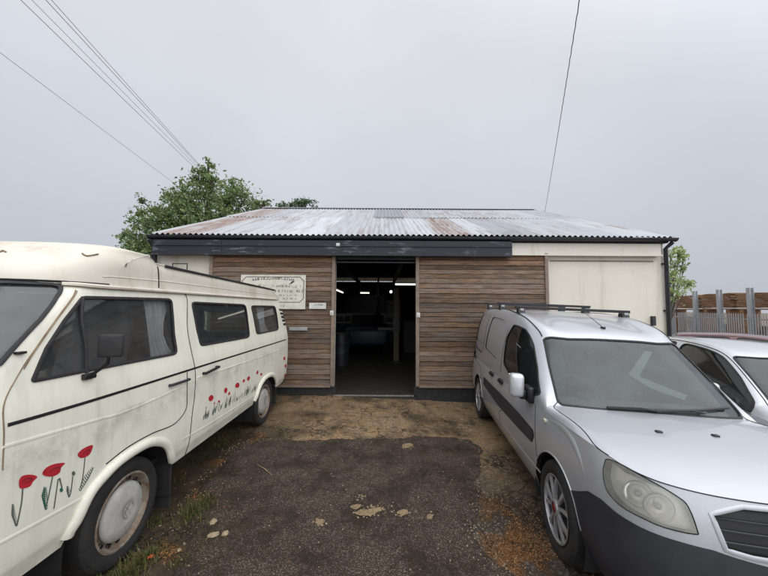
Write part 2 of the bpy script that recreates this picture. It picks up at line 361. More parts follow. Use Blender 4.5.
M = dict(
    cream=paint_camper(), silver=paint_silver('silver_paint'), silver2=paint_silver('pale_silver_paint', (.56, .575, .60)),
    maroon=pbr('maroon_paint', (.115, .022, .03), (.09, .016, .022), 3, .3, .2, coat=.7),
    rubber=pbr('black_rubber', (.014, .014, .016), (.028, .027, .027), 18, .7, bump=.1),
    tyre=pbr('tyre_rubber', (.011, .011, .012), (.024, .022, .020), 9, .8, bump=.15),
    plastic=pbr('dark_grey_plastic', (.022, .023, .029), (.034, .035, .041), 5, .5, bump=.06, bscale=200),
    black=pbr('satin_black', (.012, .012, .014), None, rough=.4),
    gap=pbr('shut_gap_shadow', (.012, .012, .012), None, rough=.9),
    trim=pbr('dark_interior_trim', (.035, .036, .038), (.05, .05, .05), 4, .85),
    trim2=pbr('grey_seat_fabric', (.10, .105, .12), (.07, .075, .09), 30, .9),
    dash=pbr('grey_dash', (.09, .095, .10), None, rough=.7),
    curtain=pbr('grey_curtain', (.72, .72, .72), (.55, .55, .56), 5, .9),
    glass=glass('car_glass', (.90, .92, .92), film_amt=.10), glass_d=glass('windscreen_glass', (.74, .82, .80), (.24, .31, .305), .13, .75),
    glass_k=glass('dark_side_glass', (.30, .34, .35), film_amt=.04, gloss=.8), lamp=glass('hazed_lamp_lens', (.99, .99, .95), (.97, .96, .88), .21, .75),
    chrome=pbr('lamp_reflector', (.88, .87, .79), None, rough=.25, metal=.15), steel=pbr('rusty_steel_wheel', (.34, .31, .26), (.15, .085, .045), 14, .55, .3, bump=.1),
    hub=pbr('dull_hubcap', (.46, .455, .43), (.32, .31, .28), 9, .6, .08), alloy=pbr('silver_wheel_trim', (.46, .46, .47), (.34, .335, .33), 10, .38, .5),
    poppy=pbr('poppy_red', (.36, .012, .022), (.50, .02, .035), 60, .5), pdark=pbr('poppy_dark', (.17, .008, .014), None, rough=.6),
    stem=pbr('stem_grey_green', (.11, .125, .11), (.06, .095, .07), 30, .6), green=pbr('leaf_paint_green', (.012, .11, .065), (.02, .08, .05), 30, .6),
    brown=pbr('rust_stain', (.15, .10, .055), (.30, .23, .15), 12, .8), poptop=None,
    wood=wood_planks(), frame=pbr('door_frame_wood', (.27, .20, .15), (.17, .135, .11), 12, .8, bump=.3), render=render_wall(), fascia=fascia_mat(), roof=roof_mat(),
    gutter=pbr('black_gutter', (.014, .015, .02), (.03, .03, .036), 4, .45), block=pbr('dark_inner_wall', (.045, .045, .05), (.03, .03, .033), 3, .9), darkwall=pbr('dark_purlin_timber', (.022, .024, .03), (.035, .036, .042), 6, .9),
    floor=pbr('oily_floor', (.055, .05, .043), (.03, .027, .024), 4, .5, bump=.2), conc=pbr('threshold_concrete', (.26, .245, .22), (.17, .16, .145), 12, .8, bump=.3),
    ground=ground_mat(), asphalt=asphalt_mat(), signw=pbr('weathered_sign_white', (.66, .64, .57), (.52, .49, .40), 7, .6), ink=pbr('faded_sign_ink', (.06, .06, .065), (.17, .165, .16), 60, .7), ink2=pbr('sign_black', (.02, .02, .022), None, rough=.6),
    white=pbr('white_plate', (.66, .66, .64), (.5, .5, .47), 12, .5), grey=pbr('grey_metal_plate', (.42, .43, .43), (.33, .33, .33), 12, .5, .3),
    galv=pbr('galvanised_steel', (.47, .50, .53), (.37, .395, .42), 8, .5, .35), yellow=pbr('dull_yellow_paint', (.10, .082, .025), (.06, .05, .02), 8, .5), blue=pbr('blue_cabinet', (.020, .030, .058), (.014, .022, .045), 5, .45),
    bench=pbr('pale_backboard', (.42, .44, .45), (.3, .31, .31), 5, .7), tube=emit('fluorescent_glow', (1, .97, .82), 1.15), bulb=emit('lamp_glow', (1, 1, .95), 1.4),
    rail_brown=pbr('rough_timber', (.40, .235, .13), (.17, .09, .05), 14, .85, bump=.4), bark=pbr('bark', (.07, .055, .04), (.11, .09, .07), 12, .9, bump=.5),
    leaf=leaf_mat('leaf_green', (.085, .15, .05), (.27, .35, .145)), leaf2=leaf_mat('leaf_mid_green', (.06, .11, .05), (.12, .19, .085)), leaf3=leaf_mat('leaf_pale', (.24, .33, .12), (.42, .52, .24)),
    wire=pbr('cable_black', (.24, .24, .26), None, rough=.7), reflection_grey=pbr('painted_reflection_grey', (.17, .195, .19), None, rough=.8), stone=pbr('buff_stone', (.33, .255, .16), (.21, .16, .10), 20, .85, bump=.4), pole=pbr('pole_wood', (.10, .075, .055), (.07, .05, .04), 8, .9),
    rooflight=pbr('grey_rooflight_sheet', (.20, .21, .23), (.26, .27, .285), 5, .5),
    worn=pbr('worn_aggregate', (.33, .235, .125), (.10, .072, .045), 75, .85, bump=.9, bscale=110), grass=leaf_mat('grass_blade', (.045, .075, .015), (.17, .155, .05)), litter=leaf_mat('dead_leaf', (.045, .022, .012), (.42, .20, .07)), gravel=pbr('loose_grit', (.14, .11, .08), (.30, .24, .16), 50, .8),
    petal=pbr('orange_red_petal', (.55, .10, .03), None, rough=.6), amber=pbr('repeater_lens', (.62, .58, .46), None, rough=.2), red=pbr('red_lens', (.16, .012, .018), None, rough=.25),
)
def poptop_mat():
    t = NT('stained_cream_fibreglass'); n = t.noise(2.2, 6, .7)
    b = t.mix(t.ramp(n, [(.3, 0.), (.7, 1.)]), (.69, .65, .565), (.60, .555, .465))
    st = t.noise(1, 6, .75, t.coord('Object', (3, 3, .5)))
    b = t.mix(t.math('MULTIPLY', t.ramp(st, [(.52, 0.), (.70, 1.)]), .55), b, (.38, .29, .18))
    b = t.mix(t.ramp(t.noise(16, 5, .8), [(.64, 0.), (.76, .4)]), b, (.20, .18, .12))
    t.set(Base_Color=b, Roughness=.55); t.bump(t.noise(45, 4), .06, .01); return t.m
M['poptop'] = poptop_mat()

# ------------------------------------------------------------------ spline body surfaces
class Surf:
    """cubic spline surface through a control grid (half a car body)"""
    def __init__(s, P, tight=.85):
        s.P = np.array(P, float); s.nu, s.nv = s.P.shape[:2]
        Q = s.P.copy()
        for _ in range(12):
            s.Q = s.pad(Q); Q = Q + tight*(s.P - s.knots())
        s.Q = s.pad(Q)
        d = np.linalg.norm(np.diff(s.P, axis=0), axis=2); s.su = float(d.mean())
        d = np.linalg.norm(np.diff(s.P, axis=1), axis=2); s.sv = float(d.mean())
        n = 7; uu, vv = np.meshgrid(np.linspace(0, s.nu-1, (s.nu-1)*n+1), np.linspace(0, s.nv-1, (s.nv-1)*n+1), indexing='ij')
        s.du, s.dv = uu.ravel(), vv.ravel(); p = s.ev(s.du, s.dv); s.dp = p
        W = uu.shape[1]; f = []
        for i in range(uu.shape[0]-1):
            for j in range(W-1):
                a = i*W+j; f += [(a, a+W, a+W+1), (a, a+W+1, a+1)]
        s.df = f; s.bvh = BVHTree.FromPolygons([Vector(q) for q in p], f)
        s.c = np.array([0, p[:, 1].mean(), .75]); s.sgn = 1
        nn = s.nrm(s.du, s.dv); s.sgn = 1 if (nn*(p-s.c)).sum() > 0 else -1
    @staticmethod
    def pad(Q):
        Q = np.concatenate([2*Q[:1]-Q[1:2], Q, 2*Q[-1:]-Q[-2:-1]], 0)
        return np.concatenate([2*Q[:, :1]-Q[:, 1:2], Q, 2*Q[:, -1:]-Q[:, -2:-1]], 1)
    def knots(s):
        a = (s.Q[:-2]+4*s.Q[1:-1]+s.Q[2:])/6; return (a[:, :-2]+4*a[:, 1:-1]+a[:, 2:])/6
    def ev(s, u, v):
        u = np.clip(np.asarray(u, float), 0, s.nu-1-1e-9); v = np.clip(np.asarray(v, float), 0, s.nv-1-1e-9)
        i = np.floor(u).astype(int); j = np.floor(v).astype(int); a = u-i; b = v-j
        def w(t): return [(1-t)**3/6, (3*t**3-6*t**2+4)/6, (-3*t**3+3*t**2+3*t+1)/6, t**3/6]
        A, B = w(a), w(b); o = 0
        for m in range(4):
            for n in range(4): o = o + (A[m]*B[n])[:, None]*s.Q[i+m, j+n]
        return o
    def nrm(s, u, v):
        e = .02
        a = s.ev(np.asarray(u)+e, v)-s.ev(np.asarray(u)-e, v); b = s.ev(u, np.asarray(v)+e)-s.ev(u, np.asarray(v)-e)
        n = np.cross(a, b); return s.sgn*n/np.maximum(np.linalg.norm(n, axis=1, keepdims=True), 1e-9)
    def hit(s, o, d):
        loc, _, fi, _ = s.bvh.ray_cast(Vector(o), Vector(d).normalized())
        if loc is None:   # graze: closest approach
            o = np.array(o, float); d = np.array(d, float); d /= np.linalg.norm(d)
            q = s.dp-o; t = q@d; k = np.argmin(np.linalg.norm(q-t[:, None]*d, axis=1) + (t < 0)*99)
            return s.du[k], s.dv[k]
        ia = s.df[fi]; A, B, C = s.dp[list(ia)]; p = np.array(loc)
        v0, v1, v2 = B-A, C-A, p-A; d00, d01, d11, d20, d21 = v0@v0, v0@v1, v1@v1, v2@v0, v2@v1
        den = d00*d11-d01*d01
        b = (d11*d20-d01*d21)/den; c = (d00*d21-d01*d20)/den
        return (s.du[list(ia)]@[1-b-c, b, c], s.dv[list(ia)]@[1-b-c, b, c])

def smooth_closed(pts, n=6, closed=True):
    """Catmull-Rom through uv points"""
    p = np.array(pts, float); N = len(p); out = []
    for i in range(N if closed else N-1):
        g = lambda k: p[k % N] if closed else p[min(max(k, 0), N-1)]
        a, b, c, d = g(i-1), g(i), g(i+1), g(i+2)
        for t in np.arange(n)/n:
            out.append(.5*((2*b)+(-a+c)*t+(2*a-5*b+4*c-d)*t*t+(-a+3*b-3*c+d)*t**3))
    if not closed: out.append(p[-1])
    return np.array(out)
def lin(pts, n=5, closed=True):
    p = np.array(pts, float); N = len(p); out = []
    for i in range(N if closed else N-1):
        for t in np.arange(n)/n: out.append(p[i]*(1-t)+p[(i+1) % N]*t)
    if not closed: out.append(p[-1])
    return np.array(out)
def inpoly(q, poly):
    x, y = q[:, 0], q[:, 1]; ins = np.zeros(len(q), bool); n = len(poly)
    for i in range(n):
        x0, y0 = poly[i]; x1, y1 = poly[(i+1) % n]
        c = ((y0 > y) != (y1 > y)) & (x < (x1-x0)*(y-y0)/((y1-y0) if y1 != y0 else 1e-12)+x0); ins ^= c
    return ins

class Body:
    """half body surface + outlines; world<->local through (O, axes)"""
    def __init__(s, surf, root, side):
        s.s = surf; s.root = root; s.side = side      # side = +1/-1: which local x side the photo shows (surf is always x>=0)
        s.Mi = root.matrix_basis.inverted(); s.regions = []; s.c_v = None
    def uv(s, p):
        if p[0] == 's': o, d = (3, p[1], p[2]), (-1, 0, 0)
        elif p[0] == 'f': o, d = (max(p[1], .004), -3, p[2]), (0, 1, 0)
        elif p[0] == 't': o, d = (max(p[1], .004), p[2], 4), (0, 0, -1)
        elif p[0] == 'uv': return (p[1], p[2])
        else:
            o = s.Mi @ Vector(EYE); d = s.Mi.to_3x3() @ Vector(ray(*p)); o = (o.x*s.side, o.y, o.z); d = (d.x*s.side, d.y, d.z)
        return s.s.hit(o, d)
    def line(s, pts, n=6, closed=False, crv=True):
        q = [s.uv(p) for p in pts]
        return smooth_closed(q, n, closed) if crv else lin(q, n, closed)
    def region(s, name, pts, n=5, crv=False, uv=None):
        q = s.line(pts, n, True, crv) if uv is None else np.array(uv, float)
        q[:, 0] = np.clip(q[:, 0], 0, s.s.nu-1); q[:, 1] = np.clip(q[:, 1], 0, s.s.nv-1)
        s.regions.append((name, q)); return q
    def cut(s, h=.05):
        S = s.s; sc = np.array([S.su, S.sv]); U, V = (S.nu-1)*S.su, (S.nv-1)*S.sv
        pts = []; edges = []
        for _, q in s.regions:
            m = len(pts); qq = q*sc; k = len(qq); pts += qq.tolist(); edges += [(m+i, m+(i+1) % k) for i in range(k)]
        ol = np.array(pts) if pts else np.zeros((0, 2))
        nx, ny = max(2, int(U/h)), max(2, int(V/h))
        m = len(pts); rim = [(U*i/nx, 0) for i in range(nx)]+[(U, V*j/ny) for j in range(ny)]+[(U-U*i/nx, V) for i in range(nx)]+[(0, V-V*j/ny) for j in range(ny)]
        pts += rim; edges += [(m+i, m+(i+1) % len(rim)) for i in range(len(rim))]
        g = np.array([(U*i/nx, V*j/ny) for i in range(1, nx) for j in range(1, ny)])
        if len(ol):
            keep = np.ones(len(g), bool)
            for a in range(0, len(ol), 200):
                keep &= (np.linalg.norm(g[:, None]-ol[None, a:a+200], axis=2).min(1) > h*.35)
            g = g[keep]
        pts += g.tolist()
        vo, _, fo, *_ = delaunay_2d_cdt([Vector(p) for p in pts], edges, [], 0, 1e-5)
        uv = np.array([tuple(v) for v in vo])/sc; tri = np.array([f for f in fo if len(f) == 3])
        cen = uv[tri].mean(1); lab = np.zeros(len(tri), int)
        for k, (_, q) in enumerate(s.regions):
            lab[inpoly(cen, q) & (lab == 0)] = k+1
        P = S.ev(uv[:, 0], uv[:, 1]); N = S.nrm(uv[:, 0], uv[:, 1])
        a = P[tri]; fn = np.cross(a[:, 1]-a[:, 0], a[:, 2]-a[:, 0]); fl = (fn*N[tri].mean(1)).sum(1) < 0
        tri[fl] = tri[fl][:, ::-1]
        ok = np.linalg.norm(fn, axis=1) > 1e-9
        s.data = (P, N, tri[ok], lab[ok])
    def emit(s, names, objname, mat, off=0., both='merge', parent=None, flip=False):
        P, N, tri, lab = s.data; ids = [0 if n == 'body' else [r[0] for r in s.regions].index(n)+1 for n in names]
        if 'body' not in names:
            ids = [k+1 for k, r in enumerate(s.regions) if r[0] in names]
        T = tri[np.isin(lab, ids)]; used = np.unique(T); mp = np.zeros(len(P), int); mp[used] = np.arange(len(used))
        p = P[used]+N[used]*off; n = N[used]; t = mp[T]; mir = np.array([-1, 1, 1]); out = []
        if flip: t = t[:, ::-1]; n = -n
        par = parent if parent is not None else s.root
        if both == 'merge':
            out.append(mesh_obj(objname, np.vstack([p, p*mir]), np.vstack([t, t[:, ::-1]+len(p)]), mat, par, True, np.vstack([n, n*mir])))
        else:
            if both in ('split', 'seen'):
                sg = np.array([s.side, 1, 1]); out.append(mesh_obj(objname, p*sg, t if s.side > 0 else t[:, ::-1], mat, par, True, n*sg))
            if both == 'split':
                sg = np.array([-s.side, 1, 1]); out.append(mesh_obj(objname, p*sg, t if s.side < 0 else t[:, ::-1], mat, par, True, n*sg))
        return out
    def pts3(s, uv, off=0.):
        uv = np.asarray(uv); return s.s.ev(uv[:, 0], uv[:, 1])+s.s.nrm(uv[:, 0], uv[:, 1])*off, s.s.nrm(uv[:, 0], uv[:, 1])
    def bead(s, mb, uv, r, off=0., closed=False, both=True, n=6, flat=1.0):
        p, nn = s.pts3(uv, off)
        for sg in ((1, -1) if both else (s.side,)):
            k = np.array([sg, 1, 1]); mb.tube(p*k, r, n, closed, flat=flat, nrm=nn*k)
        return mb
    def patch(s, mb, pts, off=.002, crv=False, n=2, uv=None, h=.02, both=False):
        """small painted shape lying on the surface"""
        q = s.line(pts, n, True, crv) if uv is None else np.asarray(uv)
        sc = np.array([s.s.su, s.s.sv]); qq = q*sc; lo, hi = qq.min(0), qq.max(0)
        g = np.array([(x, y) for x in np.arange(lo[0]+h/2, hi[0], h) for y in np.arange(lo[1]+h/2, hi[1], h)]).reshape(-1, 2)
        g = g[inpoly(g, qq)] if len(g) else g
        k = len(qq); vo, _, fo, *_ = delaunay_2d_cdt([Vector(p) for p in qq.tolist()+g.tolist()], [(i, (i+1) % k) for i in range(k)], [], 1, 1e-6)
        uv = np.array([tuple(v) for v in vo])/sc; p, _ = s.pts3(uv, off)
        for sg in ((1, -1) if both else (s.side,)):
            mb.add(p*np.array([sg, 1, 1]), [tuple(f) for f in fo])
        return mb
    def at(s, p, off=0.):
        """local 3-D point and normal on the shown side"""
        a, n = s.pts3([s.uv(p)], off); k = np.array([s.side, 1, 1]); return Vector(a[0]*k), Vector(n[0]*k)
#PART2
# ------------------------------------------------------------------ ground
def axis(lo, hi, h, far):
    c = list(np.arange(lo, hi+1e-6, h)); a = []; x = lo; st = h
    while x > -far: st *= 1.6; x -= st; a.append(x)
    b = []; x = c[-1]; st = h
    while x < far: st *= 1.6; x += st; b.append(x)
    return np.array(a[::-1]+c+b)
def ground_bump(x, y):
    w = sstep(40, 12, np.abs(x))*sstep(40, 14, np.abs(y))
    return w*((fbm(x*1.1, y*1.1, 3, 3)-.45)*.035 + (fbm(x*7, y*7, 5, 4)-.45)*.016*sstep(9, 6, np.abs(y)))
def zones(x, y):
    n = fbm(x*1.3, y*1.3, 21, 4)-.45; n2 = fbm(x*5, y*5, 33, 4)-.45
    r = sstep(3.45, 4.1, y+n*1.5+n2*.5)*sstep(-2.6, -1.5, x+n*1.2)
    r = np.maximum(r, .55*sstep(2.7, 3.3, y+n*2)*sstep(.9, 1.3, x+n)*sstep(2.2, 1.6, x))
    g = sstep(-.75, -1.25, x+n*1.1+n2*.7)*sstep(5.4, 4.2, y+n*2)
    cx = .82+.05*np.sin(y*3.)+np.clip(1.9-y, 0, 1)*.12-.30*sstep(2.4, 3.4, y)*0
    b = np.exp(-((x-cx-.12)/.26)**2)*sstep(3.25, 2.5, y+n2)*sstep(-.12, .10, n2+n*.6)
    b = np.maximum(b, .5*g*sstep(.08, .2, n2))
    return r, g, np.clip(b, 0, 1)
xs = axis(-2.6, 3.0, .028, 160); ys = axis(.6, 6.0, .028, 160)
X, Y = np.meshgrid(xs, ys, indexing='ij')
Z = ground_z(X)+ground_bump(X, Y)-.07*sstep(5.96, 6.08, Y)
W_ = len(ys); gv = np.stack([X, Y, Z], -1).reshape(-1, 3)
ii, jj = np.meshgrid(np.arange(len(xs)-1), np.arange(W_-1), indexing='ij'); a_ = (ii*W_+jj).ravel()
gf = np.stack([a_, a_+W_, a_+W_+1, a_+1], -1)
me = bpy.data.meshes.new('ground'); me.from_pydata(gv.tolist(), [], gf.tolist()); me.materials.append(M['ground'])
me.polygons.foreach_set('use_smooth', [True]*len(me.polygons))
zr, zg, zb = zones(gv[:, 0], gv[:, 1])
at_ = me.attributes.new('zone', 'FLOAT_VECTOR', 'POINT'); at_.data.foreach_set('vector', np.stack([zr, zg, zb], -1).ravel().astype(np.float32))
go = bpy.data.objects.new('ground', me); COL.objects.link(go)
tag(go, 'wet ochre and brown broken concrete yard ground in front of the shed', 'ground', kind='structure')

# newer asphalt patch, a thin layer with a ragged rounded edge
pp = [(225, 452), (243, 444), (270, 440), (305, 439), (350, 437), (400, 438), (440, 436), (468, 439), (481, 446), (487, 462), (480, 485), (471, 503), (473, 521), (483, 540), (500, 558), (526, 582), (600, 680)]
pl = [tuple(on_ground(*p)[:2]) for p in pp] + [(1.2, .2), (1.3, -7), (-1.6, -7), (-1.25, .6), (-1.1, 1.2), (-1.02, 1.6)] + [tuple(on_ground(*p)[:2]) for p in [(170, 532), (196, 498), (212, 470)]]
pl = lin(pl, 22); nn_ = np.stack([fbm(pl[:, 0]*4, pl[:, 1]*4, 51, 5)-.47, fbm(pl[:, 0]*4, pl[:, 1]*4, 77, 5)-.47], -1); pl = pl+nn_*.24+.05*np.stack([fbm(pl[:, 0]*17, pl[:, 1]*17, 91, 3)-.44, fbm(pl[:, 0]*17, pl[:, 1]*17, 97, 3)-.44], -1)
def fill2d(poly, h, lo=None, hi=None):
    lo_, hi_ = poly.min(0), poly.max(0)
    if lo is not None: lo_ = np.maximum(lo_, lo); hi_ = np.minimum(hi_, hi)
    g = np.array([(x, y) for x in np.arange(lo_[0], hi_[0], h) for y in np.arange(lo_[1], hi_[1], h)]); g = g[inpoly(g, poly)]
    k = len(poly); vo, _, fo, *_ = delaunay_2d_cdt([Vector(p) for p in poly.tolist()+g.tolist()], [(i, (i+1) % k) for i in range(k)], [], 1, 1e-6)
    return np.array([tuple(v) for v in vo]), fo
p2, f2 = fill2d(pl, .04, (-3, .8), (3, 5))
de = np.full(len(p2), 9.)
for a in range(0, len(pl), 50): de = np.minimum(de, np.linalg.norm(p2[:, None]-pl[None, a:a+50], axis=2).min(1))
def patch_top(x, y): return ground_z(x)+(fbm(x*.9, y*.9, 9, 3)-.45)*.03+.020+(fbm(x*9, y*9, 13, 3)-.45)*.012
pz = patch_top(p2[:, 0], p2[:, 1])-.03*(1-sstep(0, .05, de))-.004
o = mesh_obj('asphalt_patch', np.column_stack([p2, pz]), f2, M['asphalt'], None, True)
tag(o, 'dark wet asphalt patch with a ragged rounded edge in the middle of the yard', 'pavement', kind='structure')
if o.data.polygons and o.data.polygons[0].normal.z < 0: o.data.flip_normals()
LX, LY = np.arange(-3, 3.4, .02), np.arange(.2, 6.6, .02); GX, GY = np.meshgrid(LX, LY, indexing='ij'); gq_ = np.stack([GX.ravel(), GY.ravel()], -1)
L_in = inpoly(gq_, pl).reshape(GX.shape); L_top = np.maximum(ground_z(GX)+ground_bump(GX, GY), np.where(L_in, patch_top(GX, GY)-.004, -9)); L_z = zones(GX, GY)
def cell(x, y): return min(max(int((x+3)/.02+.5), 0), len(LX)-1), min(max(int((y-.2)/.02+.5), 0), len(LY)-1)
def top_z(x, y): return float(L_top[cell(x, y)])

# loose grit, dead leaves, grass: stuff
def chips(name, pts, smin, smax, mat, label, cat, flat=.5):
    mb = MB()
    for x, y in pts:
        s = random.uniform(smin, smax); z = top_z(x, y); a = random.uniform(0, 6.28); n = random.randint(5, 6)
        base = [(x+math.cos(a+k*6.283/n)*s*random.uniform(.7, 1.2), y+math.sin(a+k*6.283/n)*s*random.uniform(.7, 1.2), z-.002) for k in range(n)]
        tp = [(x+(q[0]-x)*.6, y+(q[1]-y)*.6, z+s*flat*random.uniform(.7, 1.2)) for q in base]
        mb.add(base+tp, [tuple(range(n, 2*n))]+[(i, (i+1) % n, n+(i+1) % n, n+i) for i in range(n)])
    return tag(mb.build(name, mat), label, cat, kind='stuff')
pts = []
while len(pts) < 2600:
    x, y = random.uniform(-1.7, 2.2), random.uniform(1.3, 5.8)
    c_ = cell(x, y); inp = L_in[c_]
    if random.random() < ((.05 if inp else .35) + .7*L_z[2][c_]*(not inp)): pts.append((x, y))
for _ in range(800):
    q = pl[random.randrange(0, len(pl))]; x, y = q[0]+random.gauss(0, .075), q[1]+random.gauss(0, .075)
    if -2 < x < 2.2 and 1.1 < y < 5: pts.append((x, y))
chips('gravel', pts, .003, .0085, M['gravel'], 'loose grit scattered over the yard and round the asphalt patch', 'grit')
pts = []
for (px, py, rx, ry, n) in [(365, 516, 13, 5, 46), (371, 509, 22, 3, 22), (320, 524, 6, 4, 20), (402, 515, 9, 4, 24), (407, 447, 8, 3, 26), (360, 500, 8, 3, 12), (430, 519, 4, 4, 8)]:
    for _ in range(n):
        p = on_ground(px+random.gauss(0, rx*.5), py+random.gauss(0, ry*.5)); pts.append((p[0], p[1]))
chips('aggregate', pts, .004, .011, M['stone'], 'crumbs of buff aggregate lying in worn spots of the asphalt', 'gravel', .35)
mb = MB()
for px, py, rx, ry in [(366, 515, 9, 4.2), (377, 512, 7, 2.5), (320, 524, 5, 3.6), (356, 509, 5, 2.2), (402, 515, 5, 3), (407, 447, 5, 2.8), (430, 520, 3, 2.4)]:
    q = []
    for a in np.arange(0, 6.28, .22):
        k_ = .62+.75*vnoise(np.array([math.cos(a)*1.6+px]), np.array([math.sin(a)*1.6+py]), 5)[0]; p = on_ground(px+rx*k_*math.cos(a), py+ry*k_*math.sin(a)); q.append((p[0], p[1]))
    q2, fq = fill2d(np.array(q), .012); mb.add([(x, y, top_z(x, y)+.002+.006*vnoise(np.array([x*90]), np.array([y*90]))[0]) for x, y in q2], fq)
tag(mb.build('worn_aggregate', M['worn'], fix=False), 'buff worn spots where the aggregate shows through the dark asphalt', 'gravel', kind='stuff')
mb = MB(); k = 0
while k < 6500:
    x, y = random.uniform(-1.75, 2.0), random.uniform(1.25, 4.2)
    c_ = cell(x, y); zb_ = L_z[2][c_]; inp = L_in[c_]
    if random.random() > (zb_*.9+.012)*(.04 if inp else 1): continue
    k += 1; s = random.uniform(.0035, .0095); z = top_z(x, y)+random.uniform(.001, .006); q = Quaternion((random.gauss(0, .35), random.gauss(0, .35), 1), random.uniform(0, 6.28))
    t = Matrix.Rotation(random.gauss(0, .4), 3, 'X')
    v = [Vector((x, y, z))+q @ (t @ Vector(c))*s for c in ((-1, 0, 0), (-.2, .5, .1), (1, 0, .15), (-.1, -.5, .05))]
    mb.add(v, [(0, 1, 2, 3)])
tag(mb.build('leaf_litter', M['litter'], fix=False), 'orange brown dead leaves and bark crumbs beside the asphalt patch', 'leaf litter', kind='stuff')
mb = MB()
def tuft(px, py, n, spread, h):
    p = on_ground(px, py)
    for _ in range(n):
        x, y = p[0]+random.gauss(0, spread), p[1]+random.gauss(0, spread); z = top_z(x, y)-.004; a = random.uniform(0, 6.28); hh = h*random.uniform(.4, 1.1); w = random.uniform(.0012, .003)
        dx, dy = math.cos(a), math.sin(a); lean = random.uniform(.2, 1.1)*hh
        A = [(x-dy*w, y+dx*w, z), (x+dy*w, y-dx*w, z)]; B = [(x+dx*lean*.35-dy*w*.8, y+dy*lean*.35+dx*w*.8, z+hh*.6), (x+dx*lean*.35+dy*w*.8, y+dy*lean*.35-dx*w*.8, z+hh*.6)]
        mb.add(A+B+[(x+dx*lean, y+dy*lean, z+hh*random.uniform(.7, .95))], [(0, 1, 3, 2), (2, 3, 4)])
for a in [(196, 514, 190, .055, .09), (203, 505, 90, .05, .07), (190, 525, 60, .05, .05), (222, 442, 150, .09, .05), (232, 438, 60, .07, .04), (150, 557, 110, .04, .08), (135, 568, 110, .05, .09), (115, 585, 120, .05, .1), (156, 525, 60, .03, .07), (178, 565, 40, .03, .05), (160, 500, 50, .03, .05), (212, 480, 40, .05, .035), (245, 428, 50, .06, .03), (262, 418, 40, .04, .04), (490, 480, 30, .06, .02), (180, 480, 60, .06, .04)]: tuft(*a)
for a in [(285, 402, 30, .05, .03), (300, 396, 30, .06, .03), (470, 398, 40, .06, .03), (440, 398, 24, .06, .025), (236, 446, 40, .07, .03), (500, 470, 30, .05, .025), (505, 500, 24, .05, .025), (470, 440, 24, .08, .02), (530, 545, 40, .05, .03), (485, 530, 26, .05, .025)]: tuft(*a)
for _ in range(90): tuft(random.uniform(110, 235), random.uniform(450, 575), 9, .05, .025)
tag(mb.build('grass', M['grass'], fix=False), 'straggly green and straw coloured weeds along the edge beside the camper van', 'grass', kind='stuff')

def stone(px, py, s, label, mat='stone'):
    p = on_ground(px, py); bm = bmesh.new(); bmesh.ops.create_icosphere(bm, subdivisions=2, radius=1)
    sd = random.uniform(0, 99)
    for v in bm.verts:
        k = 1+.45*(vnoise(v.co.x*1.7+sd, v.co.y*1.7+v.co.z*2.3)-.5); v.co = Vector((v.co.x*s*k*1.25, v.co.y*s*k, v.co.z*s*k*.42))
    me = bpy.data.meshes.new('stone'); bm.to_mesh(me); bm.free(); me.materials.append(M[mat]); o = bpy.data.objects.new('stone', me); COL.objects.link(o)
    o.location = (p[0], p[1], top_z(p[0], p[1])+s*.16); o.rotation_euler.z = random.uniform(0, 6)
    return tag(o, label, 'stone', 'loose stones beside the camper van')
stone(213, 537, .030, 'buff stone, larger and paler of the touching pair on the dark yard')
stone(225, 535, .024, 'buff stone touching the right side of a larger one on the dark yard')
stone(213, 524, .026, 'brownish stone lying just behind a touching pair of buff stones')
stone(179, 551, .014, 'small pale pebble alone on the dark yard near the front camper wheel')
stone(155, 549, .010, 'tiny buff pebble beside the weeds under the front camper wheel')
stone(160, 527, .008, 'tiny white pebble in front of the front camper tyre')
p = on_ground(150, 560); mb = MB()
for k in range(6):
    a = k*1.05; c = Vector((p[0], p[1], top_z(p[0], p[1])+.014))
    mb.add([c, c+Vector((math.cos(a)*.016, math.sin(a)*.016, .006)), c+Vector((math.cos(a+.5)*.021, math.sin(a+.5)*.021, .0)), c+Vector((math.cos(a+1)*.016, math.sin(a+1)*.016, .008))], [(0, 1, 2, 3)])
tag(mb.build('fallen_flower', M['petal'], fix=False), 'small orange red fallen flower in the weeds by the front camper wheel', 'flower')
a, b = on_ground(257, 467), on_ground(271, 477)
mb = MB().tube([(a[0], a[1], top_z(a[0], a[1])+.006), ((a[0]+b[0])/2+.01, (a[1]+b[1])/2, top_z(a[0], a[1])+.010), (b[0], b[1], top_z(b[0], b[1])+.006)], [.004, .006, .003], 6)
tag(mb.build('twig', M['brown'], smooth=True), 'thin pale twig lying on the dark asphalt', 'twig')

# ------------------------------------------------------------------ the workshop shed
YF = 5.95
shed = empty('workshop_shed', (0.5, YF, 0), label='long low cream workshop shed with grey corrugated roof and two sliding plank doors', cat='workshop')
SL = Matrix.Translation((-.5, -YF, 0))
def sh(mb, name, mat, parent=None, **k):     # world coordinates in, child of the shed out
    par = parent or shed
    off = Vector((.5, YF, 0))
    mb.v = [tuple(Vector(v)-off) for v in mb.v]
    return mb.build(name, M[mat], par, **k)
XL, XR = -4.40, 5.40
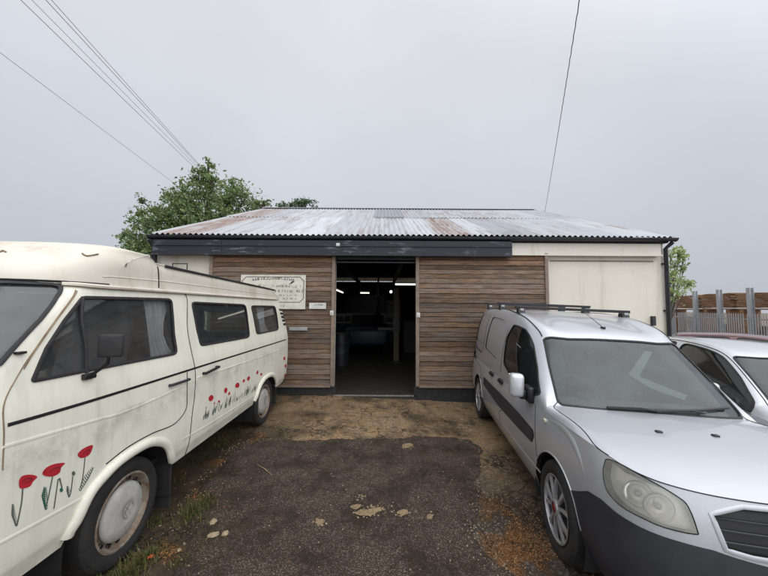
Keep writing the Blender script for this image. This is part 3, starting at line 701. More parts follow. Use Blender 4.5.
# walls stand in world coordinates of the material: keep object coords offset in mind
m = MB(); m.box(XL, -3.33, 5.99, 6.19, -.5, 2.97).box(3.0, XR, 5.99, 6.19, -.5, 2.97).box(-3.33, -.95, 6.03, 6.19, -.5, 2.97).box(.63, 3.0, 6.03, 6.19, -.5, 2.97).box(-.95, .63, 6.03, 6.19, 2.62, 2.97)
sh(m, 'front_wall', 'render')
m = MB().prism([(6.192, -.5), (16.3, -.5), (16.3, 2.95), (11.2, 5.05), (6.192, 2.975)], XL, XL+.2, 'x'); sh(m, 'side_wall', 'render')
m = MB().prism([(6.192, -.5), (16.3, -.5), (16.3, 2.95), (11.2, 5.05), (6.192, 2.975)], XR-.2, XR, 'x'); sh(m, 'side_wall', 'render')
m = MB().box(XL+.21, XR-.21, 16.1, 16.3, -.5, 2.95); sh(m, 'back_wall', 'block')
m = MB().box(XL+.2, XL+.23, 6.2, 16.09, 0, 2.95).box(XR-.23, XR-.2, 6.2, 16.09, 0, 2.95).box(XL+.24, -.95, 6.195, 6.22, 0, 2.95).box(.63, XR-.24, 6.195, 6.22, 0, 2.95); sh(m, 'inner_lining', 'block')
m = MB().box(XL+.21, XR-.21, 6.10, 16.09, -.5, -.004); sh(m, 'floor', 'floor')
m = MB().box(-.93, .61, 5.945, 6.095, -.3, .004); sh(m, 'threshold', 'floor')
m = MB().box(-.93, .61, 5.930, 5.9435, -.012, .010); sh(m, 'threshold_edge', 'conc')
# corrugated roof: lower and upper course of sheets, front and back
def corr(x0, x1, ya, za, yb, zb, lift, ny=6, per=.105, amp=.017):
    nx = int((x1-x0)/per*8); v = []; f = []
    for j in range(ny+1):
        t = j/ny
        for i in range(nx+1):
            x = x0+(x1-x0)*i/nx
            v.append((x, ya+(yb-ya)*t, za+(zb-za)*t+lift+amp*math.sin(2*math.pi*x/per)+.006*math.sin(x*.9+t*2)))
    for j in range(ny):
        for i in range(nx): a = j*(nx+1)+i; f.append((a, a+1, a+nx+2, a+nx+1))
    return v, f
EY, EZ, RY, RZ = 5.80, 3.005, 11.2, 5.215
def rz(y): return EZ+(RZ-EZ)*(y-EY)/(RY-EY)
m = MB(); m.add(*corr(XL-.02, XR+.07, EY, EZ, 8.62, rz(8.62), 0)); m.add(*corr(XL-.02, XR+.07, 8.5, rz(8.5), RY, RZ, .009)); m.add(*corr(XL-.02, XR+.07, RY, RZ, 16.6, EZ, .01))
roofo = sh(m, 'roof', 'roof', smooth=True, fix=False)
m = MB().add(*corr(-.30, .56, 8.47, rz(8.47), RY-.12, rz(RY-.12), .020)); sh(m, 'rooflight', 'rooflight', roofo, smooth=True, fix=False)
m = MB()
for s in (-1, 1):
    m.add([(XL-.03, RY, RZ+.055), (XR+.08, RY, RZ+.055), (XR+.08, RY+s*.2, RZ-.03), (XL-.03, RY+s*.2, RZ-.03)], [(0, 1, 2, 3)])
sh(m, 'ridge_cap', 'rooflight', roofo, fix=False)
for xx in (XL-.03, XR+.075):
    m = MB().prism([(EY, EZ-.10), (RY, RZ-.10), (16.6, EZ-.10), (16.6, EZ-.02), (RY, RZ-.02), (EY, EZ-.02)], xx-.012, xx+.012, 'x'); sh(m, 'bargeboard', 'gutter')
# rafters and purlins seen from inside
m = MB()
for k in range(7):
    y = 6.4+k*.75; m.box(XL+.24, XR-.24, y, y+.07, rz(y)-.22, rz(y)-.06)
for x in (-2.8, -1.2, .4, 2.0, 3.6):
    m.box(x, x+.09, 6.25, 16.0, 2.72, 2.86)
off_ = Vector((.5, YF, 0)); m.v = [tuple(Vector(v)-off_) for v in m.v]; m.each('roof_timber', M['darkwall'], shed)
m = MB()
for (ya, za, yb, zb) in ((6.2, rz(6.2), RY, RZ), (RY, RZ, 16.1, rz(6.3))): m.add([(XL+.2, ya, za-.045), (XR-.2, ya, za-.045), (XR-.2, yb, zb-.045), (XL+.2, yb, zb-.045)], [(0, 1, 2, 3)])
sh(m, 'added_dark_sheet', 'darkwall', fix=False)  # dark sheets added under the pale roof so the interior looks dark
# gutter and downpipes
def halfpipe(x0, x1, yc, zc, r):
    v = []; f = []
    for x in (x0, x1):
        for k in range(9):
            a = math.pi+math.pi*k/8; v.append((x, yc+r*math.cos(a), zc+r*math.sin(a)))
    for k in range(8): f.append((k, k+1, 10+k, 9+k))
    f += [tuple(range(9)), tuple(range(9, 18))]; return v, f
m = MB().add(*halfpipe(XL-.04, XR+.09, 5.80, 2.972, .06)); m.box(XL-.0, XR+.0, 5.862, 5.985, 2.90, 2.955); sh(m, 'gutter', 'gutter')
m = MB().tube([(XL-.01, 5.80, 2.90), (XL+.02, 5.90, 2.75), (XL+.02, 5.91, 0.0)], .048, 12); sh(m, 'downpipe', 'gutter', smooth=True)
m = MB().tube([(XR+.03, 5.81, 2.90), (XR+.0, 5.93, 2.80), (XR+.0, 5.945, -.3)], .036, 12)
for z in (.6, 1.6, 2.5): m.box(XR-.05, XR+.045, 5.93, 5.992, z, z+.03)
sh(m, 'downpipe', 'gutter', smooth=True)
# fascia over the door track, cream track cover, lintel
m = MB().box(-4.32, 2.385, 5.76, 5.858, 2.60, 2.885).box(-4.30, 2.37, 5.858, 5.985, 2.78, 2.87)
for x in (-.62, -3.05, .75): m.box(x, x+.012, 5.752, 5.76, 2.61, 2.88)
m.box(-4.32, 2.385, 5.735, 5.757, 2.60, 2.622).box(-4.32, 2.385, 5.742, 5.757, 2.775, 2.79)
fa = sh(m, 'fascia_board', 'fascia')
m = MB().rbox((-.86, 5.745, 2.80), (.035, .03, .03), .01); sh(m, 'security_lamp', 'white', fa)
m = MB().rbox(((2.40+5.27)/2, 5.93, 2.768), (1.435, .05, .118), .006).box(2.40, 5.28, 5.86, 5.885, 2.645, 2.672); sh(m, 'track_cover', 'render')
m = MB().box(-.93, .61, 5.965, 6.02, 2.56, 2.66).box(-.93, .61, 5.99, 6.01, 2.50, 2.525); sh(m, 'door_track', 'gutter')
m = MB().rbox((5.13, 5.965, 1.42), (.035, .03, .09), .012); sh(m, 'wall_vent', 'gutter')
m = MB().box(3.20, 5.2, 5.982, 5.9885, 2.55, 2.575); sh(m, 'wall_crack_strip', 'frame')
# sliding plank doors
def door(x0, x1, zb, label, kick):
    m = MB(); z = zb; k = 0
    while z < 2.66:
        h = random.uniform(.078, .100); zt = min(z+h-random.choice((.001, .002, .003, .006)), 2.70); d = random.uniform(-.005, .005); n = max(1, int((x1-x0)/1.3)) if k % 3 else 1
        cuts = sorted([x0+.05]+[random.uniform(x0+.4, x1-.4) for _ in range(n-1)]+[x1-.05])
        for a, b in zip(cuts[:-1], cuts[1:]):
            y0 = 5.900+d
            m.add([(a+.001, y0-.005, z+.004), (b-.001, y0-.005, z+.004), (b-.001, y0+.004, zt), (a+.001, y0+.004, zt), (a+.001, 5.95, z+.003), (b-.001, 5.95, z+.003), (b-.001, 5.95, zt), (a+.001, 5.95, zt)],
                  [(0, 1, 2, 3), (0, 4, 5, 1), (3, 2, 6, 7), (0, 3, 7, 4), (1, 5, 6, 2), (4, 7, 6, 5)])
        z += h; k += 1
    o = sh(m, 'sliding_door', 'wood'); o['label'] = label
    m = MB().box(x0+.04, x1-.04, 5.951, 5.957, zb, 2.69); sh(m, 'door_backing', 'darkwall', o)
    m = MB().rbox((x0+.03, 5.905, (zb+2.68)/2), (.032, .035, (2.70-zb)/2), .005).rbox((x1-.03, 5.905, (zb+2.68)/2), (.032, .035, (2.70-zb)/2), .005).box(x0+.062, x1-.062, 5.884, 5.95, zb-.045, zb-.001)
    sh(m, 'door_frame', 'frame', o)
    m = MB().box(x0-.03, x1+.04, 5.93, 5.955, kick, zb-.046); sh(m, 'rubber_skirt', 'rubber', o)
    return o
d1 = door(-3.31, -.925, .20, 'left sliding door of brown weathered planks carrying the signs', .02)
d2 = door(.602, 3.11, .205, 'right sliding door of brown weathered planks behind the silver van', -.14)
for d, x, zz_ in ((d1, -.975, 1.535), (d2, .645, 1.505)):
    m = MB().rbox((x, 5.862, zz_), (.035, .008, .045), .004).rbox((x, 5.845, zz_), (.012, .015, .02), .005); sh(m, 'latch_plate', 'white', d)
# interior fittings (each a thing)
def light(x0, x1, y0, y1, z, label, kind='tube'):
    r = empty('ceiling_light', ((x0+x1)/2, (y0+y1)/2, z), label=label, cat='light', group='workshop strip lights'); c = Vector(r.location)
    A, B = Vector((x0, y0, z))-c, Vector((x1, y1, z))-c
    MB().tube([A, B], .022, 8).build('glowing_tube', M['tube'], r)
    dx, dy = ((B-A).normalized()*.02)[:2]
    MB().tube([A+Vector((0, 0, .06)), B+Vector((0, 0, .06))], .035, 6).tube([A+Vector((0, 0, .06)), A+Vector((0, 0, 2.74-z))], .006, 5).tube([B+Vector((0, 0, .06)), B+Vector((0, 0, 2.74-z))], .006, 5).build('light_housing', M['grey'], r)
light(.36, 1.75, 10.0, 10.0, 2.38, 'long glowing strip light beside the yellow lift post')
light(-1.62, -1.66, 10.3, 12.6, 2.22, 'glowing strip light running away on the left inside the doorway')
light(-1.0, -.62, 13.2, 13.2, 2.24, 'faint short strip light deep in the middle of the workshop')
r = empty('hanging_lamp', (.27, 12.0, 2.24), label='small bright bare bulb lamp hanging left of the yellow lift post', cat='lamp')
MB().lathe([(.001, -.06), (.045, -.03), (.05, .01), (.03, .05)], 12, 'z').build('bulb', M['bulb'], r, smooth=True); MB().tube([(0, 0, .05), (0, 0, .5)], .006, 5).build('cord', M['black'], r)
r = empty('vehicle_lift', (.38, 9.6, 0), label='dull yellow vehicle lift post standing inside the doorway', cat='lift')
MB().box(-.08, .08, -.05, .1, .02, 2.24).build('column', M['yellow'], r); MB().box(-.2, .2, -.2, .25, 0, .02).build('base_plate', M['black'], r)
mb = MB().box(-.1, .1, -.07, .12, .9, 1.25).box(-.55, -.1, -.06, .02, .95, 1.03); mb.build('lifting_arm', M['black'], r)
r = empty('workbench', (-.9, 14.0, 0), label='long blue workbench with pale backboard at the far end of the workshop', cat='workbench')
MB().box(-1.7, 1.5, 0, .6, .0, .92).build('cabinet', M['blue'], r); MB().box(-1.75, 1.55, -.04, .62, .923, .97).build('worktop', M['grey'], r); MB().box(-1.7, 1.5, .62, .65, .975, 1.35).build('backboard', M['bench'], r)
mb = MB()
for k in range(6):
    for q in range(3): mb.box(-1.66+k*.52, -1.2+k*.52, -.012, -.002, .08+q*.28, .32+q*.28)
mb.each('drawer_front', M['blue'], r)
mb = MB()
for k in range(6):
    for q in range(3): mb.box(-1.5+k*.52, -1.36+k*.52, -.025, -.013, .27+q*.28, .285+q*.28)
mb.each('drawer_handle', M['grey'], r)
r = empty('tool_cabinet', (-.95, 15.6, 0), label='tall black shelving cabinet against the back wall of the workshop', cat='cabinet')
MB().box(-1.0, 1.0, 0, .4, 0, 2.25).build('carcass', M['black'], r)
mb = MB()
for k in range(5): mb.box(-.98, .98, -.05, -.002, .4+k*.42, .43+k*.42)
mb.each('shelf', M['plastic'], r)
r = empty('pale_panel', (.45, 15.9, 0), label='grey upright sheet leaning on the back wall right of the black cabinet', cat='panel')
MB().box(-.35, .4, 0, .03, .9, 2.0).build('sheet', M['bench'], r); MB().box(-.35, .4, .032, .06, 0, 2.0).build('batten', M['frame'], r)
o = MB().tube([(-.2, 11, 2.73), (-.22, 11, 2.2), (-.19, 11, 1.7), (-.2, 11.02, 1.35)], [.02, .05, .06, .09], 8).build('hanging_hose', M['black'], smooth=True); tag(o, 'black hose reel hanging from a beam in the middle of the doorway', 'hose')
r = empty('tool_trolley', (-.75, 12.4, 0), label='dark blue tool trolley on the floor before the workbench', cat='trolley')
mb = MB().rbox((0, 0, .52), (.38, .22, .40), .02); mb.build('trolley_body', M['blue'], r); mb = MB()
for sx in (-.3, .3):
    for sy in (-.16, .16): mb.lathe([(.06, -.02), (.06, .02)], 12, 'x', (sx, sy, .06), cap=True)
mb.each('castor', M['rubber'], r); MB().tube([(.36, -.15, .88), (.45, -.15, .93), (.45, .15, .93), (.36, .15, .88)], .012, 6).build('handle', M['grey'], r)

r = empty('blue_car', (-.62, 11.2, 0), label='dark blue car parked in the gloom inside the doorway on the left', cat='car')
MB().rbox((0, 1.2, .62), (.78, 1.7, .30), .12).build('body', M['blue'], r, smooth=True); MB().prism([(.5, .90), (2.5, .90), (2.2, 1.32), (1.0, 1.32)], -.62, .62, 'x').build('cabin', M['black'], r)
mb = MB()
for sx in (-.70, .70):
    for sy in (.2, 2.3): mb.lathe([(.28, -.09), (.30, -.05), (.30, .05), (.28, .09)], 20, 'x', (sx, sy, .30), cap=True)
mb.each('tyre', M['tyre'], r)
mb = MB()
for sx in (-.5, .5): mb.lathe([(.085, .0), (.08, -.03), (.001, -.035)], 16, 'y', (sx, -.50, .70))
mb.each('headlight', M['black'], r)
for k, (x, y, z0_, w_, h_, mt, nm, lb) in enumerate([(-1.22, 9.0, 0, .25, .9, 'plastic', 'oil_drum', 'dark oil drum standing just inside the left doorway edge'), (1.0, 11.5, 0, .3, 1.15, 'plastic', 'tool_chest', 'dark grey tool chest behind the yellow lift post')]):
    r = empty(nm, (x, y, z0_), label=lb, cat=nm.replace('_', ' '))
    if nm == 'oil_drum': MB().lathe([(.001, 0), (w_, 0), (w_, h_*.33), (w_+.012, h_*.34), (w_, h_*.36), (w_, h_*.66), (w_+.012, h_*.67), (w_, h_*.69), (w_, h_), (.001, h_-.01)], 24, 'z').build('drum', M[mt], r, smooth=True)
    else:
        MB().rbox((0, 0, h_/2), (w_, .22, h_/2), .015).build('carcass', M[mt], r); mb = MB()
        for q in range(4): mb.rbox((0, -.225, h_*(q+.5)/4), (w_*.92, .008, h_/8.8), .004)
        mb.each('drawer_front', M[mt], r)
mb = MB()
for k in range(14):
    x = -2.2+k*.27; mb.rbox((x, 14.25, 1.02+random.uniform(.03, .12)), (random.uniform(.05, .11), .08, random.uniform(.04, .16)), .015)
tag(mb.build('bench_clutter', M['plastic']), 'row of tins and tools lying on the workbench top', 'clutter', kind='stuff')
# signs on the left door
r = empty('workshop_sign', (-1.95, 5.872, 1.88), label='large worn white sign board with notched black border on the plank door', cat='sign')
x0, x1, z0, z1 = -2.46+1.95, -1.475+1.95, 1.60-1.88, 2.245-1.88
x0 = -2.70+1.95
MB().rbox(((x0+x1)/2, 0, (z0+z1)/2), ((x1-x0)/2, .012, (z1-z0)/2), .004).build('board', M['signw'], r)
def outline(mb, pts, w, y):
    n = len(pts)
    for i in range(n):
        a, b = Vector((pts[i][0], y, pts[i][1])), Vector((pts[(i+1) % n][0], y, pts[(i+1) % n][1])); d = (b-a).normalized(); p = Vector((-d.z, 0, d.x))*w/2; e = d*w*.4
        mb.add([a-p-e, b-p+e, b+p+e, a+p-e], [(0, 1, 2, 3)])
bx0, bx1, bz0, bz1, c = x0+.03, x1-.035, z0+.13, z1-.04, .075
mb = MB(); outline(mb, [(bx0+c, bz0), (bx1-c, bz0), (bx1, bz0+c), (bx1, bz1-c), (bx1-c, bz1), (bx0+c, bz1), (bx0, bz1-c), (bx0, bz0+c)], .012, -.0135)
mb.build('border', M['ink2'], r, fix=False)
def strokes(mb, xa, xb, z, h, arc=0, w=.007, dense=1.0, slant=.2, skip=.15):
    x = xa
    while x < xb:
        lw = h*random.uniform(.45, .8)
        if random.random() > skip:
            zc = z+arc*(1-((x-(xa+xb)/2)/((xb-xa)/2))**2)
            for _ in range(random.choice((2, 2, 3))):
                if random.random() > dense: continue
                a = (x+random.uniform(0, lw*.8), zc+random.uniform(-.1, .15)*h); b = (a[0]+random.choice((0, 0, lw*.6))+slant*h*.3, zc+random.uniform(.6, 1.)*h) if random.random() < .62 else (a[0]+lw*.6, a[1]+random.uniform(0, .2)*h)
                A, B = Vector((a[0], -.0135-random.uniform(0, .0006), a[1])), Vector((b[0], -.0135, b[1])); d = (B-A).normalized(); p = Vector((-d.z, 0, d.x))*w/2
                mb.add([A-p, B-p, B+p, A+p], [(0, 1, 2, 3)])
        x += lw*1.15
mb = MB(); strokes(mb, x0+.22, x1-.22, z1-.115, .05, .03, .011, 1, 0, .05)
strokes(mb, x0+.33, x1-.12, z1-.235, .055, 0, .008, .8); strokes(mb, x0+.30, x1-.08, z1-.325, .055, 0, .009, .9); strokes(mb, x0+.34, x1-.16, z1-.40, .04, 0, .007, .75); strokes(mb, x0+.40, x1-.18, z1-.46, .035, 0, .007, .7); strokes(mb, x0+.5, x1-.3, z0+.045, .04, 0, .006, .5, skip=.5)
for k, (xa, za, xb, zb) in enumerate([(x1-.30, z1-.17, x1-.25, z1-.115), (x1-.27, z1-.165, x1-.225, z1-.12)]):
    outline(mb, [(xa, za), (xb, zb), (xb+.006, zb-.006)], .012, -.0138)
mb.build('lettering', M['ink'], r, fix=False)
r = empty('notice_plate', (-1.245, 5.874, 1.665), label='small white notice plate with dark heading right of the large sign', cat='sign')
MB().rbox((0, 0, 0), (.158, .008, .056), .003).build('board', M['white'], r)
mb = MB(); strokes(mb, -.085, .10, .012, .028, 0, .009, 1, 0, .0); strokes(mb, -.10, .10, -.026, .014, 0, .003, .5, 0, .2); mb.v = [(a, b+.005, c_) for a, b, c_ in mb.v]; mb.build('lettering', M['ink'], r, fix=False)
o = MB().rbox((-1.60, 5.876, 1.235), (.17, .006, .032), .003).build('door_plate', M['grey']); tag(o, 'plain pale grey metal plate below the large sign, behind the van tail', 'plate')

# ------------------------------------------------------------------ trees, cables, pole
def tree(name, label, Yd, blobs, trunk, leafmat, n, ls, depth=1.0, group=None, limbs=True):
    """blobs: (px, py, r_px) measured at distance Yd"""
    base = Vector((trunk[0], trunk[1], float(ground_z(trunk[0])))); root = empty(name, base, label=label, cat='tree', group=group)
    B = []
    for px, py, rp in blobs:
        c = on_y(px, py, Yd+random.uniform(-.25, .25)*rp/312*Yd); B.append((Vector(c)-base, rp/F_PX*Yd))
    tot = sum(b[1]**2.2 for b in B); verts = []; faces = []
    for c, r_ in B:
        ncl = max(5, int(n/15*r_**2.2/tot))
        for _ in range(ncl):
            d = Vector((random.gauss(0, 1), random.gauss(0, 1)*depth, random.gauss(0, 1))).normalized()*r_*random.choice((.35, .6, .8, .95, 1.0, 1.12, 1.28))*random.uniform(.85, 1.1)
            cc = c+d; cr = random.uniform(.08, .26)*(r_**.5)
            for _ in range(14):
                p = cc+Vector((random.gauss(0, 1), random.gauss(0, 1), random.gauss(0, .7)))*cr
                q = Quaternion((random.gauss(0, 1), random.gauss(0, 1), random.gauss(0, 1), random.gauss(0, 1))).normalized()
                s = ls*random.uniform(.5, 1.3); k = len(verts)
                verts += [p+q @ Vector(v)*s for v in ((-1, 0, 0), (-.15, .48, .12), (1, 0, 0), (-.15, -.48, .12))]; faces += [(k, k+1, k+2), (k, k+2, k+3)]
    mesh_obj('crown', verts, faces, M[leafmat], root)
    mb = MB(); top = max((b[0] for b in B), key=lambda v: v.z)
    mid = Vector((top.x*.4, top.y*.4, top.z*.45)); w = .03*top.z**.7+(.03 if top.z > 5 else -.035)
    mb.tube([(0, 0, -.1), (mid.x*.4, mid.y*.4, mid.z*.55), mid, top*.8+Vector((0, 0, .1*top.z))], [w*1.5, w, w*.75, w*.25], 9)
    for c, r_ in B:
        s = mid*random.uniform(.75, 1.05); e = c; m_ = s*.45+e*.55+Vector((0, 0, -.12*r_)); mb.tube([s, m_, e], [w*.5, w*.3, w*.1], 6)
        for _ in range(5):
            d = Vector((random.gauss(0, 1), random.gauss(0, 1), random.gauss(.3, .7))).normalized()*r_*.85; mb.tube([m_*.3+e*.7, c+d*.5, c+d], [w*.16, w*.1, w*.04], 5)
    mb.build('trunk', M['bark'], root, smooth=True); return root
tree('broadleaf_tree', 'large dense green broadleaf tree behind the left end of the shed roof', 18.6,
     [(204, 188, 15), (206, 171, 8), (208, 163, 4), (199, 178, 6), (178, 210, 15), (190, 200, 15), (160, 216, 12), (143, 222, 10), (152, 208, 6), (140, 200, 4), (168, 196, 6), (224, 200, 17), (236, 192, 10), (245, 200, 12), (258, 205, 7), (266, 203, 5), (200, 220, 24), (170, 232, 22), (148, 244, 17), (130, 240, 9), (122, 233, 4), (134, 252, 12), (225, 222, 20), (160, 256, 16), (212, 181, 8), (233, 183, 5), (138, 212, 4)], (-10.6, 18.9), 'leaf', 17500, .105)
tree('broadleaf_tree', 'small tree tops just showing over the roof ridge right of the large tree', 22.5, [(284, 205, 4), (291, 206, 4), (301, 204, 6), (306, 200, 4), (313, 205, 4), (296, 210, 8), (280, 207, 3)], (-6.3, 22.6), 'leaf2', 1300, .10)
tree('young_tree', 'pale yellow green young tree at the right corner of the shed', 9.6, [(671, 252, 6), (676, 262, 8), (684, 268, 4), (672, 276, 9), (680, 285, 7), (688, 284, 3), (671, 295, 8), (679, 251, 3), (684, 257, 3)], (8.62, 9.75), 'leaf3', 620, .06)

def cable(p0, p1, sag, r_, label, group=None, n=24, name='power_cable'):
    p0, p1 = Vector(p0), Vector(p1); pts = [p0.lerp(p1, t/n)-Vector((0, 0, sag*4*(t/n)*(1-t/n))) for t in range(n+1)]
    o = MB().tube(pts, r_, 6).build(name, M['wire'], smooth=True); return tag(o, label, 'cable', group)
def far_line(a, b, yb, label, group, r_=.011):
    """cable whose picture runs through pixel a (towards us) and ends at pixel b, distance yb; level"""
    P1 = Vector(on_y(*b, yb)); rr = ray(*a); t = (P1.z-EYE[2])/rr[2]; P0 = Vector(EYE+rr*t); d = (P0-P1); P0 = P1+d*1.9
    return cable(P0, P1, .03, r_, label, group)
gp = 'overhead power cables above the left tree'
far_line((22, 0), (205, 177.6), 19.2, 'outermost left of the four close overhead cables running to the tree', gp, .009)
far_line((33, 0), (206, 175.5), 19.0, 'second from the left of the four close overhead cables', gp, .007)
far_line((47, 0), (207, 174.2), 18.8, 'third from the left of the four close overhead cables', gp, .009)
far_line((52.5, 0), (208, 174), 18.7, 'rightmost of the four close overhead cables running to the tree', gp, .008)
far_line((-2, 50), (184, 190.6), 19.6, 'lone overhead cable well below the other four, ending in the tree', gp, .008)
r = empty('utility_pole', (-11.25, 19.6, 0), label='wooden utility pole hidden in the large tree carrying the overhead cables', cat='pole')
zt = Vector(on_y(205, 177.6, 19.2)).z
MB().tube([(0, 0, -.2), (0, 0, zt+.12)], [.14, .10], 12).build('pole_shaft', M['pole'], r, smooth=True); MB().box(-.55, .55, -.05, .05, zt-.12, zt-.02).build('crossarm', M['pole'], r)
rp = Vector(on_y(545, 211, 10.9)); e = ray(578, 0); q = Vector(EYE+e*((rp.z+.15-EYE[2])/e[2])); q2 = rp+(q-rp)*1.6
r = tag(MB().tube([rp.lerp(q2, t/200)+Vector((-.003*math.cos(t*1.9), 0, .004*math.sin(t*1.9)-.10*4*(t/200)*(1-t/200))) for t in range(201)], .0065, 6).build('service_cable', M['wire'], smooth=True), 'twisted service cable rising from the right end of the roof ridge', 'cable')
sh(MB().tube([(5.36, 10.95, 5.02), rp], .012, 6), 'cable_bracket', 'galv')

# ------------------------------------------------------------------ yard beyond: palisade fence and timber racks
FX0, FY0, FX1, FY1 = 19.9, 22.5, 18.6, 13.4
fd = Vector((FX1-FX0, FY1-FY0, 0)); FL = fd.length; fd.normalize(); fn_ = Vector((fd.y, -fd.x, 0)); ang = math.atan2(fd.y, fd.x)
gz = float(ground_z(19))
r = empty('palisade_fence', (FX0, FY0, gz), ang, 'low galvanised palisade fence beyond the parked cars at the far right', 'fence')
zt = 1.45-gz
nb = 6
for b in range(nb):
    mb = MB(); bl = FL/nb
    for k in range(11):
        x = b*bl+.08+k*(bl-.1)/11; w = .035
        mb.add([(x-w, -.02, 0), (x, .012, 0), (x+w, -.02, 0), (x-w, -.02, zt-.07), (x, .012, zt), (x+w, -.02, zt-.07)], [(0, 1, 4, 3), (1, 2, 5, 4)])
    mb.build('pale_panel', M['galv'], r, fix=False)
    mb = MB(); mb.box(b*bl, (b+1)*bl, .02, .06, .3, .36).box(b*bl, (b+1)*bl, .02, .06, zt-.35, zt-.29); mb.each('rail', M['galv'], r)
for px, w in [(673, .085), (697, .085), (721.5, .09), (753, .10), (790, .10)]:
    # upright of the storage rack just behind the fence
    best = None
    for t in np.linspace(-.1, 1.3, 400):
        P = Vector((FX0, FY0, 0))+fd*FL*t+Vector((.35, 0, 0)); d = P-Vector(EYE)
        x = PCX+F_PX*(d.dot(Vector(RT)))/d.dot(Vector(FW))
        if best is None or abs(x-px) < best[0]: best = (abs(x-px), P)
    P = best[1]; top = 1.65+(19.5/312)*18.2
    rr = empty('rack_post', (P.x, P.y, gz), ang, None, 'post', 'storage rack posts behind the fence')
    rr['label'] = {673: 'grey rack post beside the pale young tree', 697: 'grey rack post, second from the tree', 721.5: 'grey rack post, third from the tree', 753: 'thickest fully visible grey rack post behind the fence', 790: 'grey rack post at the right edge of the view'}[px]
    MB().box(-w, w, -.10, -.08, 0, top-gz).box(-w, w, .08, .10, 0, top-gz).box(-.012, .012, -.08, .08, 0, top-gz).build('upright', M['galv'], rr)
def stack(t0, t1, zb, zt, label, nplank):
    A = Vector((FX0, FY0, 0))+fd*FL*t0; L = FL*(t1-t0); rr = empty('timber_stack', (A.x+.75, A.y, zb), ang, label, 'timber stack', 'stacks of rough timber behind the fence')
    mb = MB(); dz = (zt-zb)/nplank
    for k in range(nplank):
        for q in range(3):
            a, b = random.uniform(.0, .07)*L, L-random.uniform(.0, .07)*L; y = q*.3; n = 7; v = []; f = []
            for i in range(n+1):
                x = a+(b-a)*i/n; w = .018*math.sin(i*1.3+k*.7+t0*20); z = k*dz+w
                v += [(x, y, z), (x, y+.27, z), (x, y+.27, z+dz*.72), (x, y, z+dz*.72)]
            for i in range(n):
                o_ = i*4; f += [(o_, o_+4, o_+5, o_+1), (o_+2, o_+6, o_+7, o_+3), (o_+3, o_+7, o_+4, o_), (o_+1, o_+5, o_+6, o_+2)]
            f += [(0, 1, 2, 3), (n*4+3, n*4+2, n*4+1, n*4)]; mb.add(v, f)
    mb.build('board', M['rail_brown'], rr)
    MB().box(.1, L-.1, .0, .85, -.12, -.05).box(0.2, .4, 0, .85, -(zb-gz), -.12).box(L-.4, L-.2, 0, .85, -(zb-gz), -.12).build('bearer', M['rail_brown'], rr)
    return rr
stack(-.02, .255, 1.70, 2.58, 'brown timber stack between the tree and the second rack post', 9)
stack(.275, .50, 1.74, 2.60, 'reddish brown timber stack between the second and third rack posts', 10)
stack(.525, .79, 1.74, 2.55, 'wide brown timber stack left of the thickest rack post', 9)
stack(.815, 1.12, 1.74, 2.50, 'timber stack with crossed boards at the right edge of the view', 8)
A = Vector((FX0, FY0, 0))+fd*FL*.86
mb = MB()
for s in (-1, 1): mb.box(-.75, .75, -.02, .02, -.05, .05, Matrix.Rotation(s*.62, 4, 'Y'))
o = mb.build('crossed_boards', M['frame']); o.location = (A.x+.68, A.y, 2.12); o.rotation_euler.z = ang; tag(o, 'pair of pale boards nailed crosswise on the end timber stack', 'boards')
for k, (t0, t1, z1, mt, lb) in enumerate([(.04, .24, 1.15, 'signw', 'pale cream pallet load standing low behind the left end of the fence'), (.30, .62, .75, 'brown', 'rusty brown scrap pile low behind the middle of the fence'), (.66, .98, .85, 'bench', 'grey sheet stack low behind the right end of the fence')]):
    A = Vector((FX0, FY0, 0))+fd*FL*t0; L = FL*(t1-t0); rr = empty('yard_pile', (A.x+1.9, A.y, gz), ang, lb, 'pile', None); mb = MB()
    for q in range(7):
        for c in range(3): x = L*c/3; mb.rbox((x+L/6, random.uniform(-.1, .1), (q+.5)*(z1-gz)/7), (L/6*random.uniform(.75, .95), .35, (z1-gz)/15), .03)
    mb.each('layer', M[mt], rr)
